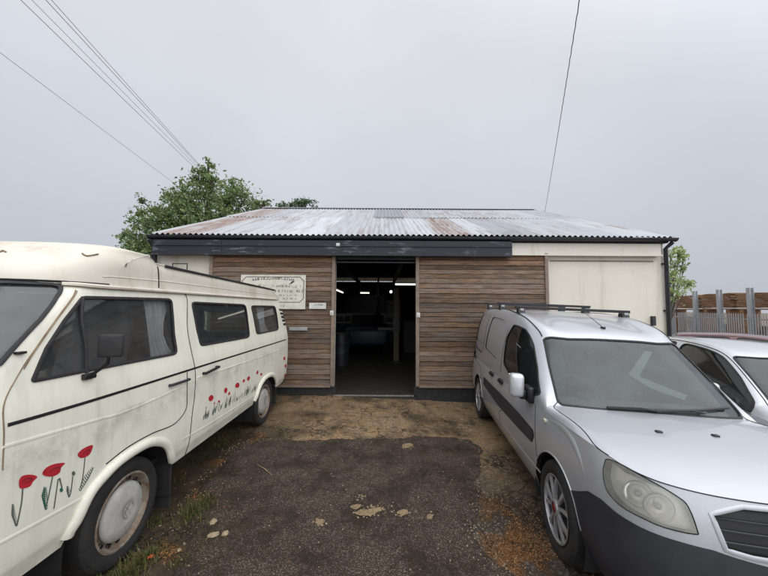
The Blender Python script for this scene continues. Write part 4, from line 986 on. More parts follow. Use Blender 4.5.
# ------------------------------------------------------------------ vehicles
def lbl(root): return root
def wheel(root, x, y, z, Rr, w, out, style, steer=0):
    e = bpy.data.objects.new('wheel', None); COL.objects.link(e); e.parent = root; e.location = (x, y, z); e.rotation_euler = (0, 0, steer); e.empty_display_size = .1
    h = w/2; r0 = Rr*.70
    pr = [(r0, -h*.8), (Rr*.80, -h), (Rr*.93, -h*.95), (Rr*.985, -h*.75), (Rr, -h*.4), (Rr, h*.4), (Rr*.985, h*.75), (Rr*.93, h*.95), (Rr*.86, h*1.0), (Rr*.80, h*.985), (r0*1.02, h*.86), (r0, h*.7)]
    MB().lathe([(a, b*out) for a, b in pr], 48, 'x').build('tyre', M['tyre'], e, smooth=True, angle=25)
    if style == 'steel':
        pr = [(r0, h*.70), (r0*1.02, h*.88), (r0*.97, h*.92), (r0*.93, h*.70), (r0*.86, h*.45), (r0*.78, h*.40), (r0*.70, h*.55), (r0*.62, h*.62), (.001, h*.62)]
        MB().lathe([(a, b*out) for a, b in pr], 40, 'x').build('rim', M['steel'], e, smooth=True, angle=60)
        hr = r0*.76; pr = [(hr, h*.62), (hr*1.0, h*.72), (hr*.93, h*.86), (hr*.80, h*.98), (hr*.5, h*1.10), (hr*.32, h*1.12), (hr*.3, h*1.09), (.001, h*1.12)]
        hc = MB().lathe([(a, b*out) for a, b in pr], 40, 'x').build('hub_cap', M['hub'], e, smooth=True, angle=50)
        mb = MB(); xo = h*1.125*out; cr = hr*.26
        mb.tube([(xo, cr*math.cos(t*math.pi/10), cr*math.sin(t*math.pi/10)) for t in range(20)], .0022, 5, True)
        for pl_ in ([(-.5, .75), (0, .05), (.5, .75)], [(-.75, .45), (-.38, -.75), (0, 0), (.38, -.75), (.75, .45)]):
            mb.tube([(xo, a*cr, b*cr) for a, b in pl_], .002, 5)
        mb.build('emblem', M['grey'], e)
        mb = MB()
        for k in range(16):
            a = k*math.pi/8; c = r0*.86; mb.rbox((h*.50*out, c*math.cos(a), c*math.sin(a)), (.006, .016, .016), .004, Matrix.Rotation(a, 3, 'X'), 1)
        mb.each('vent_slot', M['black'], e)
    else:
        pr = [(r0, h*.70), (r0*1.03, h*.88), (r0*.99, h*.94), (r0*.95, h*.86), (r0*.90, h*.60), (.001, h*.50)]
        MB().lathe([(a, b*out) for a, b in pr], 44, 'x').build('rim', M['black'], e, smooth=True, angle=40)
        mb = MB(); mb.lathe([(r0*.97, h*.70*out), (r0*.99, h*.92*out), (r0*.94, h*.93*out), (r0*.92, h*.72*out)], 44, 'x')
        n = 5
        for k in range(n):
            a0 = k*2*math.pi/n
            for s in (-1, 1):
                p = []
                for rr, da, xx, ww in [(.20, .20, .98, .11), (.40, .215, 1.0, .10), (.62, .25, .99, .105), (.80, .285, .96, .125), (.96, .31, .90, .17)]:
                    a = a0+s*da; c, q = math.cos(a), math.sin(a); r_ = rr*r0; wv = ww*r0*.9
                    p.append(((xx*h-.004)*out, c*r_-q*wv/2*s*-1, q*r_+c*wv/2*s*-1)); p.append(((xx*h-.004)*out, c*r_-q*wv/2*s, q*r_+c*wv/2*s))
                    p.append(((xx*h-.022)*out, c*r_-q*wv/2*s*-1, q*r_+c*wv/2*s*-1)); p.append(((xx*h-.022)*out, c*r_-q*wv/2*s, q*r_+c*wv/2*s))
                f = []
                for i in range(4):
                    b = i*4; f += [(b, b+4, b+5, b+1), (b, b+2, b+6, b+4), (b+1, b+5, b+7, b+3)]
                mb.add(p, f)
        mb.lathe([(r0*.25, h*.8*out), (r0*.24, h*1.0*out), (r0*.17, h*1.03*out)], 24, 'x'); mb.build('wheel_trim', M['alloy'], e)
        MB().lathe([(r0*.13, h*1.0*out), (r0*.12, h*1.045*out), (.001, h*1.05*out)], 20, 'x').build('centre_cap', M['red'], e, smooth=True)
    return e
def well(mb, y, z, r_, x0, x1):
    """dark wheel well, open to the side"""
    n = 16; v = []; f = []
    for x in (x0, x1):
        for k in range(n+1):
            a = -.35+(math.pi+.7)*k/n; v.append((x, y+r_*math.cos(a), z+r_*math.sin(a)))
    for k in range(n): f.append((k, k+1, n+2+k, n+1+k))
    f.append(tuple(range(n+1, 2*n+2))); return mb.add(v, f)
def seat(root, x, y, z, head=True):
    e = bpy.data.objects.new('seat', None); COL.objects.link(e); e.parent = root; e.location = (x, y, z)
    MB().rbox((0, 0, .05), (.24, .25, .09), .05).build('cushion', M['trim2'], e, smooth=True)
    Rm = Matrix.Rotation(-.22, 3, 'X'); MB().rbox((0, .30, .40), (.235, .07, .34), .06, Rm).build('backrest', M['trim2'], e, smooth=True)
    if head: MB().rbox((0, .39, .82), (.13, .05, .09), .04, Rm).build('headrest', M['trim2'], e, smooth=True)
def steering(root, x, y, z, r_=.19, tilt=.5):
    c = Vector((x, y, z)); q = Matrix.Rotation(-tilt, 3, 'X'); ring = [c+q @ Vector((r_*math.cos(t*math.pi/14), 0, r_*math.sin(t*math.pi/14))) for t in range(28)]
    mb = MB().tube(ring, .014, 8, True); mb.tube([ring[0], c, ring[14]], .012, 6); mb.tube([c, ring[21]], .012, 6); mb.tube([c, c+q @ Vector((0, .0-.25, -.05))], .03, 8); mb.build('steering_wheel', M['black'], root, smooth=True)

# ---------------- the cream camper van
CX0, CY0 = -2.5625, 3.10
van = empty('camper_van', (CX0, CY0, 0), label='old cream camper van with painted red poppies and a raised roof', cat='camper van')
def camper_rows(rows):
    P = []
    for z, X_, yc, yt in rows:
        ya, yb = yc+.42, yt-.30
        st = [(0, yc), (.5*X_, yc+.025), (.80*X_, yc+.09), (.955*X_, yc+.235), (X_*.998, ya)]
        st += [(X_*(1+.004*math.sin(math.pi*k/6)), ya+(yb-ya)*k/6) for k in range(1, 6)]
        st += [(X_*.998, yb), (.965*X_, yt-.11), (.84*X_, yt-.03), (.45*X_, yt), (0, yt)]
        P.append([(x, y-CY0, z) for x, y in st])
    return np.array(P).transpose(1, 0, 2)
CR = [(.40, .895, .93, 5.45), (.47, .914, .885, 5.51), (.55, .922, .87, 5.55), (.85, .925, .86, 5.59), (1.12, .915, .895, 5.60), (1.27, .888, 1.00, 5.60), (1.50, .85, 1.235, 5.54), (1.70, .817, 1.475, 5.42), (1.765, .806, 1.55, 5.34)]
S = Surf(camper_rows(CR)); B = Body(S, van, 1); B.center = 'u'
_uv0 = Body.uv
def uv_c(s, p):
    if p[0] == 'S': p = ('s', p[1]-CY0, p[2])
    r_ = _uv0(s, p if p[0] not in ('pc', 'pu') else p[1:])
    if p[0] == 'pu': u0, _ = _uv0(s, p[1:]); return (u0, s.s.nv-1)
    if p[0] == 'pc' or (p[0] in ('f', 't') and p[1] == 0): r_ = (0, r_[1]) if s.center == 'u' else (r_[0], s.s.nv-1)
    return r_
Body.uv = uv_c
fa_ = [(1.695, .40), (1.71, .44), (1.77, .55), (1.91, .66), (2.11, .70), (2.31, .675), (2.46, .555), (2.515, .45), (2.53, .40)]
ra_ = [(4.055, .40), (4.07, .44), (4.13, .53), (4.27, .635), (4.48, .67), (4.69, .635), (4.83, .53), (4.88, .44), (4.89, .40)]
def arch_uv(Bd, pts, key='S'):
    c = Bd.line([(key, y, z) for y, z in pts[1:-1]], 6, False)
    a, b = Bd.uv((key, *pts[0])), Bd.uv((key, *pts[-1])); return np.vstack([[(a[0], 0)], c, [(b[0], 0)]]), c
for q in (fa_, ra_):
    hole, edge = arch_uv(B, q); B.region('hole', None, uv=hole)
    if q is fa_: edge_f = edge
    else: edge_r = edge
ws = B.region('windscreen', [('f', 0, 1.715), (0, 275), (20, 277.5), (54, 283.6), (59.5, 286), (60.5, 290), (56, 298), (40, 320), (0, 364), ('f', .745, 1.22), ('f', .72, 1.175), ('f', .6, 1.165), ('f', 0, 1.155)], 4)
def rounded(pts, c=.18):
    out = []; n = len(pts)
    for i in range(n):
        p, a, b = [np.array(pts[(i+k) % n], float) for k in (0, -1, 1)]
        for t, e in ((1, a), (0, b)): out.append(tuple(p+(e-p)*min(c, 5/np.linalg.norm(e-p)))) if t else out.append(tuple(p+(e-p)*min(c, 5/np.linalg.norm(e-p))))
    return out
def rcorner(pts, r_=2.5, n=4):
    out = []; N = len(pts)
    for i in range(N):
        p, a, b = [np.array(pts[(i+k) % N], float) for k in (0, -1, 1)]
        la, lb = np.linalg.norm(a-p), np.linalg.norm(b-p); A = p+(a-p)*min(.45, r_/la); Bq = p+(b-p)*min(.45, r_/lb)
        for t in np.linspace(0, 1, n): out.append(tuple((1-t)**2*A+2*t*(1-t)*p+t*t*Bq))
    return out
wn1 = B.region('window', rcorner([(32, 381), (82, 297.5), (171, 299.5), (176.5, 353.5), (120, 364)], 4), 3)
wn2 = B.region('window', rcorner([(191.5, 302.5), (245.5, 305), (249.5, 337), (200.5, 345.5)], 3.5), 3)
wn3 = B.region('window', rcorner([(251, 306), (275, 306.3), (278.5, 329.5), (256.5, 334)], 2.5), 3)
rwu = np.array([(S.nu-1, 4.45), (S.nu-1.5, 4.45), (S.nu-2.4, 4.5), (S.nu-2.6, 4.8), (S.nu-2.6, 6.6), (S.nu-2.4, 6.85), (S.nu-1.5, 6.9), (S.nu-1, 6.9)]); B.region('rear_window', None, uv=lin(rwu, 4))
B.cut(.055)
bd = B.emit(['body'], 'body', M['cream'])[0]
B.emit(['body'], 'interior_trim', M['trim'], -.03, flip=True)
B.emit(['windscreen'], 'windscreen', M['glass'], -.006); B.emit(['rear_window'], 'rear_window', M['glass_k'], -.006)
for k, r_ in enumerate(B.regions):
    if r_[0] == 'window':
        P_, N_, T_, L_ = B.data; B.data = (P_, N_, T_, np.where(L_ == k+1, L_, -1)); B.emit(['window'], 'window', M['glass'], -.008, 'split'); B.data = (P_, N_, T_, L_)
sl = MB()
for q in (wn1, wn2, wn3): B.bead(sl, q, .011, .002, True, flat=.6)
B.bead(sl, ws[:-3], .011, .003, False, flat=.6)
dv = B.line([(82.5, 297), (84.5, 340), (86.5, 373)], 5); B.bead(sl, dv, .010, .003)
sl.each('window_seal', M['rubber'], van, smooth=True)
gl = MB()
for ln in ([(184.5, 294), (187, 320), (191, 350), (195, 371), (194.5, 395), (191, 425), (183, 458)], [(187, 372), (187, 395), (185.5, 410), (174, 424), (152, 433.5), (128, 447), (106, 464)]):
    B.bead(gl, B.line(ln, 6), .0042, .0)
gl.each('door_gap', M['gap'], van)
st = MB(); B.bead(st, B.line([(8, 425), (50, 413), (94, 400), (150, 382.5), (194, 368.5), (240, 354), (286, 339.5)], 8), .009, .0, flat=.5); st.each('waist_strip', M['black'], van, smooth=True)
st = MB()
for ln in ([(3, 447), (50, 433.5), (95, 420.5), (130, 410), (184, 386)], [(197, 378), (225, 369), (256, 358.5), (282, 349)], [(0, 543), (40, 521.5), (84, 497)], [(183, 439), (215, 420.5), (257, 393.5)]): B.bead(st, B.line(ln, 8), .010, -.002, flat=.6)
for e_ in (edge_f, edge_r): B.bead(st, e_, .032, .004, n=10, flat=.75)
st.each('body_moulding', M['cream'], van, smooth=True)
g2 = MB(); u_ = np.array([(u, 8) for u in np.linspace(2.75, 12.2, 60)]); B.bead(g2, u_, .013, .010, flat=.8); g2.each('rain_gutter', M['poptop'], van, smooth=True)
g3 = MB(); p_, n_ = B.pts3(u_, .016); g3.tube(p_-np.array([0, 0, .012]), .0035, 5).tube((p_-np.array([0, 0, .012]))*np.array([-1, 1, 1]), .0035, 5)
B.bead(g3, B.line([(75.5, 290), (50, 328), (22, 369), (7, 396), (4, 430), (3, 470)], 6), .0032, .0); B.bead(g3, B.line([(77, 291), (50, 329.5), (24, 369)], 6), .0025, .002); g3.each('rust_line', M['brown'], van)
# vents behind the last side window
vt = MB()
for k in range(5):
    t = (k+.5)/5; x = 278.5+t*5.2; y = 308.0+t*18.2
    B.patch(vt, rcorner([(x-.3, y-1.2), (x+3.6, y-1.0), (x+4.3, y+1.0), (x+.3, y+1.1)], .5, 2), .002)
vt.each('air_vent', M['gap'], van, fix=False)
# handles
hd = MB()
for a, b in (((203, 373.5), (216, 367)),):
    p, n = B.at(a, .03); q, _ = B.at(b, .03); hd.tube([p-n*.03, p, q, q-n*.03], .013, 8)
hd.build('door_handle', M['black'], van, smooth=True)
hd = MB(); p, n = B.at((169, 385.5), .022); q, _ = B.at((187, 379.5), .022); hd.tube([p-n*.02, p, q, q-n*.02], .011, 8); hd.build('door_handle', M['plastic'], van, smooth=True)
# door mirror
p, n = B.at((87, 376.5), 0); mr = MB(); mr.rbox(p+n*.012, (.014, .035, .016), .006)
h = p+n*.155+Vector((0, -.03, .145)); mr.tube([p+n*.02, p+n*.10+Vector((0, .02, .05)), h], .009, 8)
mo = MB(); mo.rbox(h, (.060, .016, .064), .015, Matrix.Rotation(.25, 3, 'Z')); mm = mo.build('door_mirror', M['rubber'], van, smooth=True); mr.build('mirror_arm', M['black'], mm, smooth=True)
# painted poppies
c5 = lambda L: [(x/3.273, y/3.273+400) for x, y in L]; c6 = lambda L: [(x/7.2+190, y/7.2+360) for x, y in L]
red, stm, grn, drk = MB(), MB(), MB(), MB()
for L in ([(62, 264), (72, 249), (92, 244), (112, 246), (121, 253), (108, 266), (99, 281), (85, 287), (65, 288)], [(138, 240), (150, 222), (178, 209), (212, 206), (199, 221), (195, 237), (175, 249), (150, 249)], [(253, 179), (270, 160), (302, 147), (298, 168), (288, 182), (266, 190)]): B.patch(red, c5(L), .002, True, 3)
for x, y, rx, ry in [(150, 275, 18, 22), (175, 310, 5, 7), (208, 298, 8, 9), (257, 218, 12, 21), (281, 242, 8, 12), (340, 182, 15, 20), (387, 150, 9, 13), (421, 133, 10, 16), (484, 90, 8, 15), (512, 102, 7, 10)]:
    B.patch(red, c6([(x+rx*math.cos(a)*random.uniform(.8, 1.1)-ry*.15*math.sin(a), y+ry*math.sin(a)*random.uniform(.8, 1.1)) for a in np.arange(0, 6.28, .8)]), .002, True, 2)
for x, y in ((284.3, 358.5), (285.6, 366), (285, 376)): B.patch(red, [(x-.9, y-1.3), (x+.7, y-1.6), (x+.6, y+1.2), (x-.7, y+1.5)], .002, True, 2)
def stem(mb, L, w, f=c5, off=.0008): B.bead(mb, B.line(f(L), 5), w, off, both=False, n=5, flat=.3)
for L in ([(72, 268), (88, 256), (104, 258), (96, 266), (84, 270)], [(160, 236), (176, 224), (196, 220), (184, 232)], [(270, 178), (284, 164), (292, 164), (284, 178)]): stem(drk, L, .0026, off=.0022)
for L in ([(75, 288), (70, 340), (55, 412)], [(172, 250), (160, 310), (148, 358)], [(193, 256), (198, 268)], [(190, 258), (184, 300), (176, 356)], [(238, 248), (232, 300), (225, 318)], [(278, 188), (271, 250), (262, 290)], [(195, 256), (203, 290)]): stem(stm, L, .0033)
def fern(mb, L, s, f=c5):
    q = lin(L, 5, False)
    for i, (x, y) in enumerate(q):
        k = s*(1-abs(i/len(q)-.5)*1.2)
        for sg in (-1, 1): stem(mb, [(x, y), (x+sg*k*.6, y-k*.6), (x+sg*k, y-k*1.5)], .0019, f)
    stem(mb, L, .0024, f)
fern(stm, [(42, 345), (44, 382), (54, 412)], 7); fern(grn, [(148, 290), (146, 325), (151, 358)], 10); fern(stm, [(221, 285), (226, 318)], 6); fern(stm, [(303, 225), (284, 262), (263, 297)], 9)
for x, y in ((200, 294), (240, 240)): B.patch(grn if x < 220 else stm, c5([(x-6, y), (x, y-8), (x+6, y), (x, y+8)]), .002, True, 2)
for k in range(54):
    x = random.uniform(95, 515); yb = 432-(x-100)*.575+random.uniform(-12, 6); hgt = random.uniform(38, 90)*(1-.35*(x-95)/420); stem(stm, [(x, yb), (x+random.uniform(2, 8), yb-hgt*.5), (x+random.uniform(3, 18), yb-hgt)], .0030, c6)
    if k % 2: fern(stm, [(x, yb), (x+6, yb-hgt*.6)], 4.5, c6)
for mb, nm, mt in ((red, 'painted_petal', 'poppy'), (drk, 'painted_petal_shade', 'pdark'), (stm, 'painted_stems', 'stem'), (grn, 'painted_leaves', 'green')): (mb.each if nm.startswith('painted_petal') else mb.build)(nm, M[mt], van, fix=False)
# raised roof
def prow(zf, zr_, dx, fy, ry):
    st = []; X_ = .806-dx; yc = 1.565+fy; yt = 5.22-ry; ya, yb = yc+.42, yt-.25
    l = [(0, yc), (.5*X_, yc+.02), (.80*X_, yc+.08), (.955*X_, yc+.22), (X_, ya)]+[(X_, max(q, ya+.02*k)) for k, q in enumerate((2.14, 2.27, 2.36, 2.405, 2.44, 2.50, 2.65, 3.1, 3.6, 4.1, 4.5))]+[(X_, yb), (.97*X_, yt-.09), (.85*X_, yt-.02), (.45*X_, yt), (0, yt)]
    for x, y in l:
        t = float(sstep(2.34, 2.44, y))*.85+.15*float(sstep(2.1, 2.36, y)); s = (y-2.5)/2.6; st.append((x, y-CY0, zf*(1-t)+t*(zr_-max(s, 0)*.055*(zr_-1.77)/.2)))
    return st
PT = np.array([prow(1.772, 1.772, .0, 0, 0), prow(1.86, 1.86, .006, .03, .01), prow(1.95, 1.93, .012, .15, .02), prow(2.018, 1.968, .022, .29, .03), prow(2.046, 1.985, .055, .38, .06), prow(2.05, 1.995, .32, .55, .3), prow(2.04, 2.005, .58, .75, .6), prow(2.045, 2.01, .806, .95, .9)]).transpose(1, 0, 2)
SP = Surf(PT); BP = Body(SP, van, 1); BP.center = 'v'; BP.cut(.06); rf = BP.emit(['body'], 'raised_roof', M['poptop'])[0]
mb = MB(); BP.bead(mb, np.array([(u, 3.25) for u in np.linspace(10.2, 17.0, 40)]), .011, .006); mb.each('roof_seal', M['rubber'], rf, smooth=True); mb = MB(); BP.bead(mb, np.array([(u, 4.0) for u in np.linspace(0, 9.3, 70)]), .008, -.003); mb.each('roof_lip', M['poptop'], rf, smooth=True)
mb = MB(); BP.bead(mb, BP.line([('s', 2.43-CY0, 1.79), ('s', 2.43-CY0, 1.87), ('s', 2.43-CY0, 1.955)], 5), .006, .0); BP.bead(mb, np.array([(u, .12) for u in np.linspace(0, 4.0, 30)]), .006, .002); mb.each('lid_gap', M['gap'], rf)
mb = MB(); BP.bead(mb, BP.line([('s', 1.95-CY0, 1.83), ('s', 2.2-CY0, 1.84), ('s', 4.9-CY0, 1.83)], 10), .005, -.001); mb.each('roof_moulding', M['poptop'], rf, smooth=True)
mb = MB(); #BP.patch(mb, [('s', 2.672-CY0, 1.80), ('s', 2.685-CY0, 1.80), ('s', 2.700-CY0, 1.87), ('s', 2.705-CY0, 1.93), ('s', 2.65-CY0, 1.93), ('s', 2.66-CY0, 1.87)], .003); pass
p = Vector((.60, 2.98-CY0, 2.0)); mb = MB().tube([p+Vector(q) for q in ((-.07, 0, 0), (-.07, 0, .055), (.07, 0, .055), (.07, 0, 0))], .006, 6); mb.build('roof_catch', M['black'], rf, smooth=True)
for yy in (1.98, 2.02):
    pass
mb = MB()
for L in ([(82, 253.8), (86, 256), (92, 255.6), (98, 254.4)], [(0, 252.5), (3, 251), (6, 252.5)]): BP.bead(mb, BP.line(L, 5), .004, .004)
mb.each('roof_strap_loop', M['brown'], rf)
# running gear, inside, nose and tail
for y_, st_ in ((2.12, .04), (4.50, 0)):
    for s in (1, -1): wheel(van, s*.792, y_-CY0, .315, .315, .20, s, 'steel', st_ if s > 0 else st_)
mb = MB()
for y_ in (2.12, 4.48):
    for s in (1, -1): well(mb, y_-CY0, .32, .42, s*.90, s*.45)
mb.box(-.80, .80, 1.0-CY0, 5.2-CY0, .43, .47).box(-.62, .62, 2.6-CY0, 4.0-CY0, .26, .429)
mb.build('underbody', M['gap'], van)
MB().rbox((.80, 2.535-CY0, .28), (.10, .008, .20), .005).rbox((-.80, 2.535-CY0, .28), (.10, .008, .20), .005).rbox((.80, 4.93-CY0, .30), (.10, .008, .15), .005).each('mud_flap', M['rubber'], van)
seat(van, .42, 2.02-CY0, .85); seat(van, -.42, 2.02-CY0, .85)
MB().rbox((0, 4.35-CY0, .95), (.70, .22, .25), .05).build('rear_bench', M['trim2'], van, smooth=True)
MB().rbox((0, 1.38-CY0, 1.10), (.80, .20, .10), .05).build('dashboard', M['trim'], van, smooth=True); steering(van, -.42, 1.72-CY0, 1.17, .2, .9)
def curtain(y0, y1, z0, z1, x, nm='curtain', amp=.016):
    n = 40; v = []; f = []
    for j in range(6):
        for i in range(n+1):
            t = i/n; pinch = 1-.35*math.sin(math.pi*min(1, j/4.))
            y = y0+(y1-y0)*t*pinch; v.append((x-.095*j/5+.0+amp*math.sin(t*30+j*.3), y-CY0, z0+(z1-z0)*j/5))
    for j in range(5):
        for i in range(n): a = j*(n+1)+i; f.append((a, a+1, a+n+2, a+n+1))
    return mesh_obj(nm, v, f, M['curtain'], van, True)
curtain(2.34, 2.60, 1.24, 1.70, .84); curtain(4.40, 4.72, 1.26, 1.66, .84); curtain(2.40, 2.58, 1.25, 1.70, -.79)
mb = MB().rbox((0, .845-CY0, .42), (.88, .06, .09), .04); mb.build('bumper', M['white'], van, smooth=True); MB().rbox((0, 5.42-CY0, .42), (.86, .05, .08), .03).build('bumper', M['plastic'], van, smooth=True)
mb = MB(); B.patch(mb, [('f', .01, .72), ('f', .74, .72), ('f', .74, .95), ('f', .01, .95)], .004, both=True); mb.build('grille', M['black'], van, fix=False)
for s in (1, -1): MB().lathe([(.095, .008), (.09, -.012), (.05, -.03), (.001, -.035)], 24, 'y', (s*.60, .862-CY0, .83)).build('headlight', M['chrome'], van, smooth=True)
for s in (1, -1): MB().rbox((s*.78, 5.385-CY0, .80), (.075, .03, .14), .02).build('tail_light', M['red'], van, smooth=True)
mb = MB(); p, n = B.at((27, 352), .0); mb.rbox(p+n*.005+Vector((0, -.03, .0)), (.012, .02, .006), .004); mb.build('screen_washer_jet', M['black'], van)

# ---------------- generic car built on two spline surfaces: skirt (A) and upper body (B)
def car_surfs(stA, tz, ins, fin, stB, ue=3.4):
    n = len(stA); xy = np.array([s[:2] for s in stA]); P = np.zeros((n, len(tz), 3))
    for i, (x, y, zl, zs) in enumerate(stA):
        a, b = xy[max(i-1, 0)].copy(), xy[min(i+1, n-1)].copy()
        if i == 0: a = b*np.array([-1, 1])
        if i == n-1: b = a*np.array([-1, 1])
        d = b-a; nr = np.array([-d[1], d[0]]); nr = -nr/np.linalg.norm(nr)     # outward
        if nr[0]*x+nr[1]*(y-xy[:, 1].mean()) < 0: nr = -nr
        w = nr[1]**2 if y < xy[:, 1].mean() else 0
        for j, t in enumerate(tz):
            k = ins[j]*(1-w)+fin[j]*w; P[i, j] = (max(x-nr[0]*k, 0) if x > 0 else 0, y-nr[1]*k, zl+(zs-zl)*t)
    A = Surf(P, .85); vm = A.nv-1
    def sh_at(y):
        us = np.linspace(2.5, n-3.5, 400); p = A.ev(us, np.full(400, vm)); return p[np.argmin(abs(p[:, 1]-y))]
    rows = [A.ev(np.array([ue, ue*.84, ue*.66, ue*.45, ue*.22, 0]), np.full(6, vm))]
    for ysh, yc_, zc_, xc_, yo, zo, bl in stB:
        s0 = sh_at(ysh); c = np.array([xc_, yc_, zc_]); o = np.array([0, yo, zo])
        s1 = s0*.5+c*.5+np.array([bl, 0, bl*.6]); r1 = np.array([xc_*.74, yc_+(yo-yc_)*.60, zc_+(zo-zc_)*.62]); r2 = np.array([xc_*.38, yc_+(yo-yc_)*.90, zc_+(zo-zc_)*.90])
        rows.append(np.array([s0, s1, c, r1, r2, o]))
    e = n-1; rows.append(A.ev(e-np.array([ue, ue*.84, ue*.66, ue*.45, ue*.22, 0]), np.full(6, vm)))
    return A, Surf(np.array(rows), .85)

# ---------------- silver panel van
TH, TAU = R(6.0), R(2.2)
dax = np.array([math.sin(TH), math.cos(TH), 0]); dl0 = np.array([math.cos(TH), -math.sin(TH), 0])
dlat = dl0*math.cos(TAU)-np.array([0, 0, 1])*math.sin(TAU); dup = dl0*math.sin(TAU)+np.array([0, 0, 1])*math.cos(TAU)
hub = EYE+ray(556, 508)*((.205-1.65)/ray(556, 508)[2]); HX = .785
DO = hub+HX*dlat-.87*dax-.31*dup
dv_ = empty('panel_van', label='silver grey small panel van with black roof bars and dark lower bumper', cat='van')
dv_.matrix_world = Matrix(((dlat[0], dax[0], dup[0], DO[0]), (dlat[1], dax[1], dup[1], DO[1]), (dlat[2], dax[2], dup[2], DO[2]), (0, 0, 0, 1)))
stA = [(0, 0, .22, .875), (.34, .015, .22, .88), (.56, .065, .22, .89), (.70, .17, .22, .905), (.775, .35, .24, .925), (.80, .60, .24, .935), (.81, .95, .25, .925), (.812, 1.4, .25, .905), (.812, 2.1, .25, .89), (.812, 2.9, .25, .885), (.805, 3.7, .25, .885), (.79, 4.25, .26, .885), (.70, 4.45, .28, .885), (.4, 4.5, .30, .885), (0, 4.51, .30, .885)]
stB = [  # ysh, ycant, zcant, xcant, ycentre, zcentre, bulge
    (.50, .42, .955, .62, .34, .955, .015), (.82, .78, .975, .675, .68, .99, .02), (1.06, 1.08, .965, .70, .94, 1.0, .02), (1.14, 1.16, 1.02, .685, 1.03, 1.05, .025), (1.38, 1.40, 1.24, .65, 1.27, 1.27, .035), (1.64, 1.66, 1.465, .605, 1.54, 1.505, .045),
    (1.85, 1.86, 1.575, .625, 1.78, 1.595, .05), (2.3, 2.3, 1.665, .645, 2.3, 1.705, .05), (3.0, 3.0, 1.70, .65, 3.0, 1.75, .05), (3.9, 3.9, 1.70, .645, 3.9, 1.745, .05), (4.2, 4.26, 1.63, .62, 4.28, 1.67, .045), (4.25, 4.42, 1.30, .64, 4.48, 1.30, .03)]
SA, SB = car_surfs(stA, [0, .18, .38, .58, .8, 1], [.06, .015, 0, 0, .01, .035], [.05, .01, 0, .012, .04, .075], stB)
A = Body(SA, dv_, -1); A.center = 'u'; Bb = Body(SB, dv_, -1); Bb.center = 'v'
wy = (.87, 3.70); fx = {}
for k, y in enumerate(wy):
    q = [(y+.36*math.cos(a), .31+.365*math.sin(a)) for a in np.linspace(math.pi+.22, -.22, 9)]
    if k == 0: q = [(y-.36, .20)]+q[1:-1]+[(y+.355, .20)]
    hole, edge = arch_uv(A, q, 's'); A.region('hole', None, uv=hole); fx[k] = edge
A.region('headlight', [(604.6, 464), (608, 459.3), (626.6, 466), (655.6, 483.5), (678, 497), (688, 506.6), (697, 530), (694.5, 534), (665, 527.5), (642.7, 518), (620, 505), (607, 490), (603.3, 474)], 3, True)
gq = A.region('grille', [('f', 0, .862), ('f', .30, .855), (711, 514), (726, 550), ('f', .30, .66), ('f', 0, .655)], 4)
A.region('bumper', [(560, 487), (588, 491), (601, 499), (617, 513), (649, 531), (681, 542), (714, 550.5), ('f', .25, .635), ('f', 0, .635), ('uv', 0, 0), ('uv', 4.6, 0)], 4)
strip_ = A.region('strip', [(484, 377), (500, 393), (517, 411), (533, 430), (534, 436), (532, 442), (515, 424), (498, 405), (483.5, 384)], 3)
A.cut(.045)
dws = Bb.region('windscreen', [('pu', 605, 339.9), (600, 339.7), (560, 338.2), (546, 338.2), (543.8, 340), (549, 365), (556.5, 396), (558, 401), (563, 405), (600, 409), ('pu', 645, 412)], 4)
dwin = Bb.region('window', rcorner([(514, 324.5), (526, 329.5), (533.5, 344), (537.5, 368), (540.5, 394), (533, 395.5), (512, 379.5), (503.5, 363), (506.5, 338)], 2.5), 3)
p1 = Bb.region('recess', rcorner([(480.5, 313), (488, 315), (484.3, 343.5), (475, 339.5)], 2.0), 3)
p2_ = Bb.region('recess', rcorner([(493, 316.5), (505.5, 320), (496.5, 359.5), (485, 347.5)], 2.5), 3)
nB = SB.nu
Bb.cut(.045)
o1 = A.emit(['body'], 'lower_body', M['silver'])[0]; o2 = Bb.emit(['body'], 'upper_body', M['silver'])[0]
A.emit(['bumper'], 'bumper', M['plastic'], .003); A.emit(['strip'], 'side_strip', M['plastic'], .006, 'split'); A.emit(['grille'], 'grille', M['black'], -.025)
A.emit(['body', 'bumper', 'strip', 'grille'], 'inner_skin', M['trim'], -.035, flip=True); Bb.emit(['body', 'recess'], 'cabin_lining', M['trim'], -.03, flip=True)
Bb.emit(['recess'], 'side_panel', M['silver'], -.010, 'split'); Bb.emit(['windscreen'], 'windscreen', M['glass_d'], -.004); Bb.emit(['window'], 'window', M['glass_k'], -.006, 'split')
lens = A.emit(['headlight'], 'headlight', M['lamp'], .002, 'split'); refl = A.emit(['headlight'], 'reflector', M['chrome'], -.05, 'split')
for l_, r_ in zip(lens, refl): r_.parent = l_
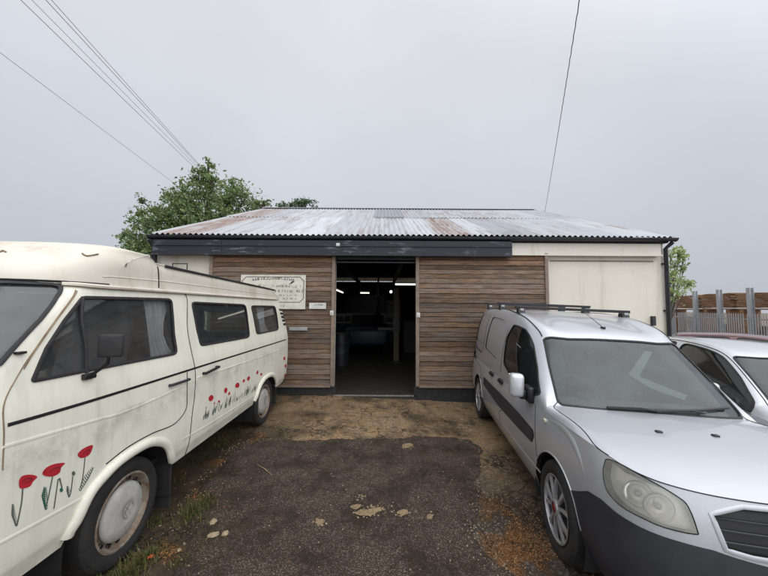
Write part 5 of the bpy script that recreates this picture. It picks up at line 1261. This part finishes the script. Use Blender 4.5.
for k, l_ in enumerate(lens):
    for px in ((636, 494), (659, 508)):
        p, n = A.at(px, -.03); s = 1 if k == 0 else -1; p = Vector((p.x*s, p.y, p.z)); n = Vector((n.x*s, n.y, n.z)); f_ = Vector((0, -1, 0)).lerp(n, .5).normalized()
        q = f_.to_track_quat('Z', 'Y'); mb = MB().lathe([(.001, -.02), (.035, -.012), (.052, .012), (.058, .012), (.06, .0)], 20, 'z'); mb.v = [tuple(p+q @ Vector(v)) for v in mb.v]; mb.build('lamp_bowl', M['chrome'], l_, smooth=True); mb = MB().lathe([(.056, .010), (.064, .014), (.064, .004), (.056, .0)], 24, 'z'); mb.v = [tuple(p+q @ Vector(v)) for v in mb.v]; mb.build('lamp_ring', M['grey'], l_, smooth=True); mb = MB().lathe([(.001, .016), (.012, .012), (.016, .0), (.014, -.012)], 14, 'z'); mb.v = [tuple(p+q @ Vector(v)) for v in mb.v]; mb.build('lamp_bulb', M['grey'], l_, smooth=True)
mb = MB(); A.bead(mb, A.regions[2][1], .0035, .0, True); A.bead(mb, np.array([(u, 5) for u in np.linspace(0, 3.35, 30)]), .003, .001)
for ln in ([(540, 397), (535.5, 412), (535.5, 440), (538, 466)], [(500, 372), (498.5, 395), (499, 412), (500.5, 421)], [(482, 352), (480, 366), (480, 380)]): A.bead(mb, A.line(ln, 6), .0032, .0)
for ln in ([(557.5, 402), (575, 423), (595, 447), (606, 458)], [(509, 328), (503, 350), (500.5, 372)], [(490.5, 315), (484.5, 340), (481.5, 352)]): Bb.bead(mb, Bb.line(ln, 6), .0032, .0)
mb.each('shut_line', M['gap'], dv_)
mb = MB(); Bb.bead(mb, dws[:-3], .011, .001, flat=.6); Bb.bead(mb, dwin, .009, .001, True, flat=.5)
Bb.bead(mb, Bb.line([(488, 306.5), (503, 308.8), (515, 312.3), (526, 318), (536, 327.5), (542, 336.5)], 6), .007, .001); Bb.bead(mb, Bb.line([(472.5, 341), (477, 346.5), (481.5, 352)], 5), .010, .003, flat=.5)
mb.each('window_seal', M['rubber'], dv_, smooth=True)
mb = MB()
for e_ in fx.values(): A.bead(mb, e_, .007, .0, n=8, flat=.8)
mb.each('wheel_arch_lip', M['silver'], dv_, smooth=True)
mb = MB()
for k in range(4):
    z = .70+k*.046; hw = .50-.07*(k/3-.0)*-1*.6-.04
    mb.tube([A.pts3([A.uv(('f', max(x, .0), z))], -.016)[0][0]*np.array([1, 1, 1]) for x in np.linspace(.004, .45+.012*k, 14)], .0055, 6); mb.tube([A.pts3([A.uv(('f', max(x, .0), z))], -.016)[0][0]*np.array([-1, 1, 1]) for x in np.linspace(.004, .45+.012*k, 14)], .0055, 6)
mb.each('grille_bar', M['plastic'], dv_, smooth=True)
mb = MB(); fr_ = A.regions[3][1]; A.bead(mb, fr_[:-3], .012, .0, flat=.5); mb.build('grille_surround', M['silver'], dv_, smooth=True)
for px in ((492.5, 374), (501.5, 381.5)):
    p, n = A.at(px, .012); mb = MB().rbox(p, (.018, .075, .026), .012).tube([p+n*.014+Vector((0, -.05, .0)), p+n*.03, p+n*.014+Vector((0, .05, .0))], .011, 8); mb.build('door_handle', M['black'], dv_, smooth=True)
    mb2 = MB(); mb2.v = [(-x, y, z) for x, y, z in mb.v]; mb2.f = mb.f; mb2.build('door_handle', M['black'], dv_, smooth=True)
# mirrors
for s in (-1, 1):
    mx_, my_, mw_ = (.905, 1.43, .062) if s < 0 else (.862, 1.60, .045)
    mb = MB().rbox((s*mx_, my_, 1.045), (mw_, .055, .105), .035); mo = mb.build('door_mirror', M['silver2'], dv_, smooth=True)
    MB().rbox((s*.85, my_, .965), (.03, .04, .04), .015).rbox((s*.795, my_, .975), (.03, .085, .07), .02).build('mirror_mount', M['black'], mo, smooth=True); MB().rbox((s*mx_, my_+.057, 1.045), (mw_-.01, .004, .09), .003).build('mirror_glass', M['chrome'], mo)
# side repeater, washer jets, aerial, wipers
p, n = A.at((545.5, 420.5), .004); MB().rbox(p, (.008, .022, .012), .006).build('side_repeater', M['amber'], dv_, smooth=True)
def on_car(px, off=.0):
    o, d = Bb.Mi @ Vector(EYE), (Bb.Mi.to_3x3() @ Vector(ray(*px))).normalized(); best = None
    for s in (1, -1):
        r_ = SB.bvh.ray_cast(Vector((s*o.x, o.y, o.z)), Vector((s*d.x, d.y, d.z)))
        if r_[0] is not None and (best is None or r_[3] < best[0]): best = (r_[3], Vector((s*r_[0].x, r_[0].y, r_[0].z)), Vector((s*r_[1].x, r_[1].y, r_[1].z)))
    if best is None:
        pts = np.vstack([SB.dp, SB.dp*np.array([-1, 1, 1])]); q = pts-np.array(o); t = q @ np.array(d); k = np.argmin(np.linalg.norm(q-t[:, None]*np.array(d), axis=1)); best = (0, Vector(pts[k]), Vector((0, 0, 1)))
    n = best[2] if best[2].z > 0 else -best[2]; return best[1]+n*off
for px in ((660, 433), (717, 437)): MB().rbox(on_car(px)+Vector((0, .01, .004)), (.018, .014, .007), .005).build('washer_jet', M['black'], dv_, smooth=True)
h_ = on_car((603, 328.5)); q_ = h_+Vector((-.035, .32, .17))
MB().rbox(h_+Vector((0, 0, .006)), (.016, .022, .012), .006).tube([h_+Vector((0, .01, .014)), q_], [.004, .002], 6).build('aerial', M['black'], dv_, smooth=True)
for L in ([(607, 409.5), (640, 411), (672, 412), (700, 411.5)], [(655, 413.5), (690, 412.5), (715, 410), (726, 409)]):
    mb = MB().tube([on_car(q, .018) for q in L], .011, 6).tube([on_car(L[0], .022), on_car(L[1], .028), on_car(((L[1][0]+L[2][0])/2, L[1][1]+2.5), .02)], .008, 6); mb.build('wiper', M['black'], dv_, smooth=True)
# roof bars
def roof_z(x, y):
    r_ = SB.bvh.ray_cast(Vector((abs(x)+.002, y, 4)), Vector((0, 0, -1)))[0]; return r_.z
for y, zb in ((2.36, 1.770), (3.20, 1.83), (3.95, 1.835)):
    b = MB().rbox((0, y, zb), (.645, .02, .016), .005).build('roof_bar', M['black'], dv_)
    for s in (-1, 1):
        zr__ = roof_z(.585, y); mb = MB().prism([(y-.05, zr__-.005), (y+.05, zr__-.005), (y+.032, zb-.017), (y-.032, zb-.017)], s*.545, s*.62, 'x'); f_ = mb.build('bar_foot', M['black'], b)
        MB().rbox((s*.583, y-.047, (zr__+zb)/2+.004), (.022, .004, .014), .003).build('foot_cover', M['grey'], f_)
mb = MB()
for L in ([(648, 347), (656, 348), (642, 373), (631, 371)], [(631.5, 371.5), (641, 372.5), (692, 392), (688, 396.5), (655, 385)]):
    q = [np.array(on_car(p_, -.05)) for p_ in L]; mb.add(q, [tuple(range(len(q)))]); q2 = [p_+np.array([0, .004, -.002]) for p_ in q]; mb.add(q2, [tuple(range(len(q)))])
mb.build('reflection_strips', M['reflection_grey'], dv_, fix=False)  # pale L-shaped windscreen reflection, built as flat grey strips behind the glass
mb = MB(); wl = A.line([(541, 418), (556, 423.5), (570, 437), (580, 460), (587, 489)], 8); A.bead(mb, wl, [.002+.021*math.sin(math.pi*k/(len(wl)-1))**.7 for k in range(len(wl))], -.006, flat=.6); A.bead(mb, A.line([(540, 472), (520, 447), (495, 413.5)], 6), .008, -.001, flat=.7)
mb.each('wing_crease', M['silver'], dv_, smooth=True)
# wheels and inside
for k, y in enumerate(wy):
    for s in (1, -1): wheel(dv_, s*.70, y, .312, .315, .195, s, 'trim', R(-2) if k == 0 else 0)
mb = MB()
for y in wy:
    for s in (1, -1): well(mb, y, .31, .40, s*.785, s*.40)
mb.box(-.70, .70, .25, 4.4, .24, .30); mb.build('underbody', M['gap'], dv_)
seat(dv_, .36, 1.95, .55); seat(dv_, -.36, 1.95, .55)
MB().rbox((0, 1.27, .90), (.69, .19, .075), .05).build('dashboard', M['dash'], dv_, smooth=True); steering(dv_, -.35, 1.52, .965, .185, .45)
MB().rbox((.30, 1.19, .979), (.19, .04, .003), .002, Matrix.Rotation(.25, 3, 'Z')).build('pale_sheet', M['white'], dv_)  # thin white sheet lying on the dashboard
MB().rbox((0, 1.66, 1.43), (.11, .015, .03), .01).build('interior_mirror', M['black'], dv_, smooth=True)

# ---------------- silver hatchback and maroon car
stA2 = [(0, 0, .2, .66), (.38, .02, .2, .665), (.60, .08, .2, .68), (.73, .21, .2, .72), (.80, .44, .2, .78), (.835, .8, .2, .85), (.84, 1.3, .2, .875), (.84, 2.0, .2, .885), (.84, 2.7, .2, .90), (.83, 3.25, .2, .915), (.78, 3.62, .24, .92), (.60, 3.80, .28, .92), (.3, 3.85, .3, .92), (0, 3.86, .3, .92)]
stB2 = [(.5, .40, .80, .60, .33, .80, .01), (.85, .75, .90, .66, .65, .91, .015), (1.1, 1.05, .965, .69, .90, .98, .02), (1.17, 1.12, 1.0, .685, .97, 1.02, .02), (1.45, 1.38, 1.17, .64, 1.25, 1.20, .03), (1.75, 1.66, 1.325, .595, 1.52, 1.37, .035), (2.0, 1.95, 1.40, .585, 1.85, 1.45, .035), (2.5, 2.5, 1.43, .58, 2.5, 1.48, .035), (3.0, 3.1, 1.40, .57, 3.1, 1.455, .035), (3.3, 3.45, 1.33, .55, 3.5, 1.40, .03), (3.45, 3.66, 1.12, .56, 3.72, 1.15, .025)]
def hatch(name, loc, rz_, roll, label, paint, off=0):
    root = empty(name, label=label, cat='car'); root.matrix_world = Matrix.Translation(loc) @ Matrix.Rotation(rz_, 4, 'Z') @ Matrix.Rotation(roll, 4, 'Y')
    a, b = car_surfs(stA2, [0, .18, .4, .62, .82, 1], [.07, .02, 0, 0, .01, .04], [.06, .0, 0, .02, .05, .09], stB2)
    A = Body(a, root, -1); A.center = 'u'; Bq = Body(b, root, -1); Bq.center = 'v'; fx = {}
    for k, y in enumerate((.78, 3.22)):
        q = [(y-.33, .19)]+[(y+.33*math.cos(t), .29+.335*math.sin(t)) for t in np.linspace(math.pi-.1, .1, 8)]+[(y+.33, .19)]
        hole, edge = arch_uv(A, q, 's'); A.region('hole', None, uv=hole); fx[k] = edge
    A.region('headlight', [('f', .46, .64), ('f', .60, .665), ('s', .36, .72), ('s', .50, .74), ('s', .42, .63), ('f', .62, .55), ('f', .48, .54)], 4)
    A.region('grille', [('f', 0, .60), ('f', .30, .60), ('f', .27, .50), ('f', 0, .50)], 4); A.cut(.06)
    n = b.nu
    w1 = Bq.region('windscreen', None, uv=lin(rcorner([(3.3, 5), (3.35, 2.22), (5.98, 2.16), (6.02, 5)], .18, 4), 3)); w1[:, 1] = np.where(w1[:, 1] > 4.8, 5, w1[:, 1])
    w2 = Bq.region('window', None, uv=lin(rcorner([(3.40, .25), (4.1, 1.40), (5.0, 1.78), (6.1, 1.86), (7.1, 1.86), (7.75, 1.86), (7.75, .10), (6.5, .10)], .16, 4), 3)); w3 = Bq.region('window', None, uv=lin(rcorner([(7.95, .10), (7.95, 1.86), (8.9, 1.84), (9.7, 1.5), (9.4, .2)], .16, 4), 3))
    Bq.region('rear_window', None, uv=lin([(n-3.2, 5), (n-3.2, 2.3), (n-2.1, 2.3), (n-2.0, 5)], 4)); Bq.cut(.06)
    A.emit(['body'], 'lower_body', paint); Bq.emit(['body'], 'upper_body', paint); A.emit(['body', 'grille'], 'inner_skin', M['trim'], -.035, flip=True); Bq.emit(['body'], 'cabin_lining', M['trim'], -.03, flip=True)
    A.emit(['grille'], 'grille', M['black'], -.01); l_ = A.emit(['headlight'], 'headlight', M['lamp'], .002, 'split'); r2 = A.emit(['headlight'], 'reflector', M['chrome'], -.03, 'split')
    for p, q in zip(l_, r2): q.parent = p
    Bq.emit(['windscreen'], 'windscreen', M['glass_d'], -.004); Bq.emit(['rear_window'], 'rear_window', M['glass_k'], -.004)
    for k, r_ in enumerate(Bq.regions):
        if r_[0] == 'window': D = Bq.data; Bq.data = (*D[:3], np.where(D[3] == k+1, D[3], -1)); Bq.emit(['window'], 'window', M['glass_k'], -.006, 'split'); Bq.data = D
    mb = MB(); Bq.bead(mb, w1, .010, .001, True, flat=.6); Bq.bead(mb, w2, .010, .001, True, flat=.6); Bq.bead(mb, w3, .010, .001, True, flat=.6)
    mb.each('window_seal', M['rubber'], root, smooth=True)
    mb = MB(); Bq.bead(mb, np.array([(u, 2.02) for u in np.linspace(3.2, 9.6, 60)]), .004, .0); Bq.bead(mb, np.array([(u, .02) for u in np.linspace(3.0, 9.4, 60)]), .004, .0); A.bead(mb, np.array([(u, a.nv-1) for u in np.linspace(0, 3.3, 20)]), .004, 0)
    A.bead(mb, A.line([('s', 1.15, .86), ('s', 1.14, .5), ('s', 1.2, .26)], 5), .004, 0); A.bead(mb, A.line([('s', 2.35, .88), ('s', 2.35, .5), ('s', 2.3, .26)], 5), .004, 0); mb.each('shut_line', M['gap'], root)
    for s in (-1, 1):
        mo = MB().rbox((s*.985, 1.54, 1.0), (.045, .04, .055), .028).build('door_mirror', paint, root, smooth=True); MB().rbox((s*.87, 1.54, .96), (.08, .025, .02), .012).build('mirror_mount', M['black'], mo, smooth=True)
        MB().rbox((s*.985, 1.583, 1.0), (.036, .004, .044), .003).build('mirror_glass', M['chrome'], mo)
    for k, y in enumerate((.78, 3.22)):
        for s in (1, -1): wheel(root, s*.73, y, .295, .295, .19, s, 'trim')
    mb = MB()
    for y in (.78, 3.22):
        for s in (1, -1): well(mb, y, .29, .36, s*.81, s*.42)
    mb.box(-.7, .7, .2, 3.7, .22, .28); mb.build('underbody', M['gap'], root)
    mb = MB().tube([b.ev([3.15], [5-k*.9])[0]*np.array([1, 1, 1])+np.array([0, 0, .02]) for k in range(3)], .01, 6); mb.build('wiper', M['black'], root)
    seat(root, .35, 1.9, .50); seat(root, -.35, 1.9, .50); MB().rbox((0, 1.25, .86), (.68, .2, .08), .05).build('dashboard', M['trim'], root, smooth=True); steering(root, -.34, 1.52, .93, .18, .45)
    MB().rbox((0, 2.75, .80), (.62, .10, .38), .06, Matrix.Rotation(-.2, 3, 'X')).build('rear_bench', M['trim2'], root, smooth=True)
    return root
a2 = R(14); ax2 = Vector((math.sin(a2), math.cos(a2), 0)); lt2 = Vector((math.cos(a2), -math.sin(a2), 0)); Pp = Vector(on_y(722, 357, 3.47)); o2_ = Pp-lt2*(-.595)-ax2*1.66; o2_.z = float(ground_z(o2_.x+.2))
hatch('hatchback', o2_, -a2, R(2.4), 'silver hatchback parked on the far right beside the panel van', M['silver2'])
hatch('maroon_car', Vector((10.4, 6.1, float(ground_z(8.6)))), R(41), 0, 'dark maroon car mostly hidden behind the silver hatchback', M['maroon'])

# ------------------------------------------------------------------ sky, sun, output
w = bpy.data.worlds.new('World'); SC.world = w; w.use_nodes = True; nt = w.node_tree; nt.nodes.clear()
sky = nt.nodes.new('ShaderNodeTexSky'); sky.sky_type = 'NISHITA'; sky.sun_disc = False; SUN_EL, SUN_AZ = R(50), R(148); sky.sun_elevation = SUN_EL; sky.sun_rotation = SUN_AZ; sky.dust_density = 4; sky.air_density = 1.2
tc = nt.nodes.new('ShaderNodeTexCoord'); sp = nt.nodes.new('ShaderNodeSeparateXYZ'); nt.links.new(tc.outputs['Generated'], sp.inputs[0])
rm = nt.nodes.new('ShaderNodeValToRGB'); nt.links.new(sp.outputs[2], rm.inputs[0])
els = [(0., (3.55, 3.80, 4.25)), (.12, (3.75, 3.98, 4.40)), (.35, (4.55, 4.72, 5.08)), (.7, (5.3, 5.42, 5.7)), (1., (6.6, 6.7, 6.9))]
while len(rm.color_ramp.elements) < len(els): rm.color_ramp.elements.new(.5)
for e, (p, c) in zip(rm.color_ramp.elements, els): e.position = p; e.color = (c[0]/8, c[1]/8, c[2]/8, 1)
nz = nt.nodes.new('ShaderNodeTexNoise'); nz.inputs['Scale'].default_value = 2.2; nz.inputs['Detail'].default_value = 4; nz.inputs['Roughness'].default_value = .5; nt.links.new(tc.outputs['Generated'], nz.inputs['Vector'])
mr = nt.nodes.new('ShaderNodeMapRange'); mr.inputs[1].default_value = .3; mr.inputs[2].default_value = .7; mr.inputs[3].default_value = 8.0; mr.inputs[4].default_value = 8.7; nt.links.new(nz.outputs['Fac'], mr.inputs[0])
vm = nt.nodes.new('ShaderNodeVectorMath'); vm.operation = 'SCALE'; nt.links.new(rm.outputs[0], vm.inputs[0]); nt.links.new(mr.outputs[0], vm.inputs['Scale'])
mx = nt.nodes.new('ShaderNodeMix'); mx.data_type = 'RGBA'; mx.inputs[0].default_value = .93; nt.links.new(sky.outputs[0], mx.inputs[6]); nt.links.new(vm.outputs[0], mx.inputs[7])
bg = nt.nodes.new('ShaderNodeBackground'); bg.inputs['Strength'].default_value = .083; sdir = (math.sin(SUN_AZ)*math.cos(SUN_EL), math.cos(SUN_AZ)*math.cos(SUN_EL), math.sin(SUN_EL))
dt = nt.nodes.new('ShaderNodeVectorMath'); dt.operation = 'DOT_PRODUCT'; nt.links.new(tc.outputs['Generated'], dt.inputs[0]); dt.inputs[1].default_value = sdir
gm = nt.nodes.new('ShaderNodeMapRange'); gm.interpolation_type = 'SMOOTHSTEP'; gm.inputs[1].default_value = .15; gm.inputs[2].default_value = 1.; gm.inputs[3].default_value = 1.; gm.inputs[4].default_value = 2.25; nt.links.new(dt.outputs['Value'], gm.inputs[0])
gs = nt.nodes.new('ShaderNodeVectorMath'); gs.operation = 'SCALE'; nt.links.new(mx.outputs[2], gs.inputs[0]); nt.links.new(gm.outputs[0], gs.inputs['Scale']); nt.links.new(gs.outputs[0], bg.inputs[0]); ow = nt.nodes.new('ShaderNodeOutputWorld'); nt.links.new(bg.outputs[0], ow.inputs[0])
ld = bpy.data.lights.new('sun', 'SUN'); ld.energy = .6; ld.angle = R(110); ld.color = (1, .975, .94); lo = bpy.data.objects.new('sun', ld); COL.objects.link(lo)
sd = Vector((math.sin(SUN_AZ)*math.cos(SUN_EL), math.cos(SUN_AZ)*math.cos(SUN_EL), math.sin(SUN_EL))); lo.rotation_euler = (-sd).to_track_quat('-Z', 'Y').to_euler(); lo.location = sd*50
vs = SC.view_settings; vs.view_transform = 'Standard'; vs.look = 'None'; vs.exposure = .75; vs.gamma = 1; vs.use_curve_mapping = False
SC.render.engine = 'CYCLES'; SC.cycles.max_bounces = 10; SC.cycles.transparent_max_bounces = 24; SC.cycles.use_denoising = True; SC.cycles.sample_clamp_indirect = 6
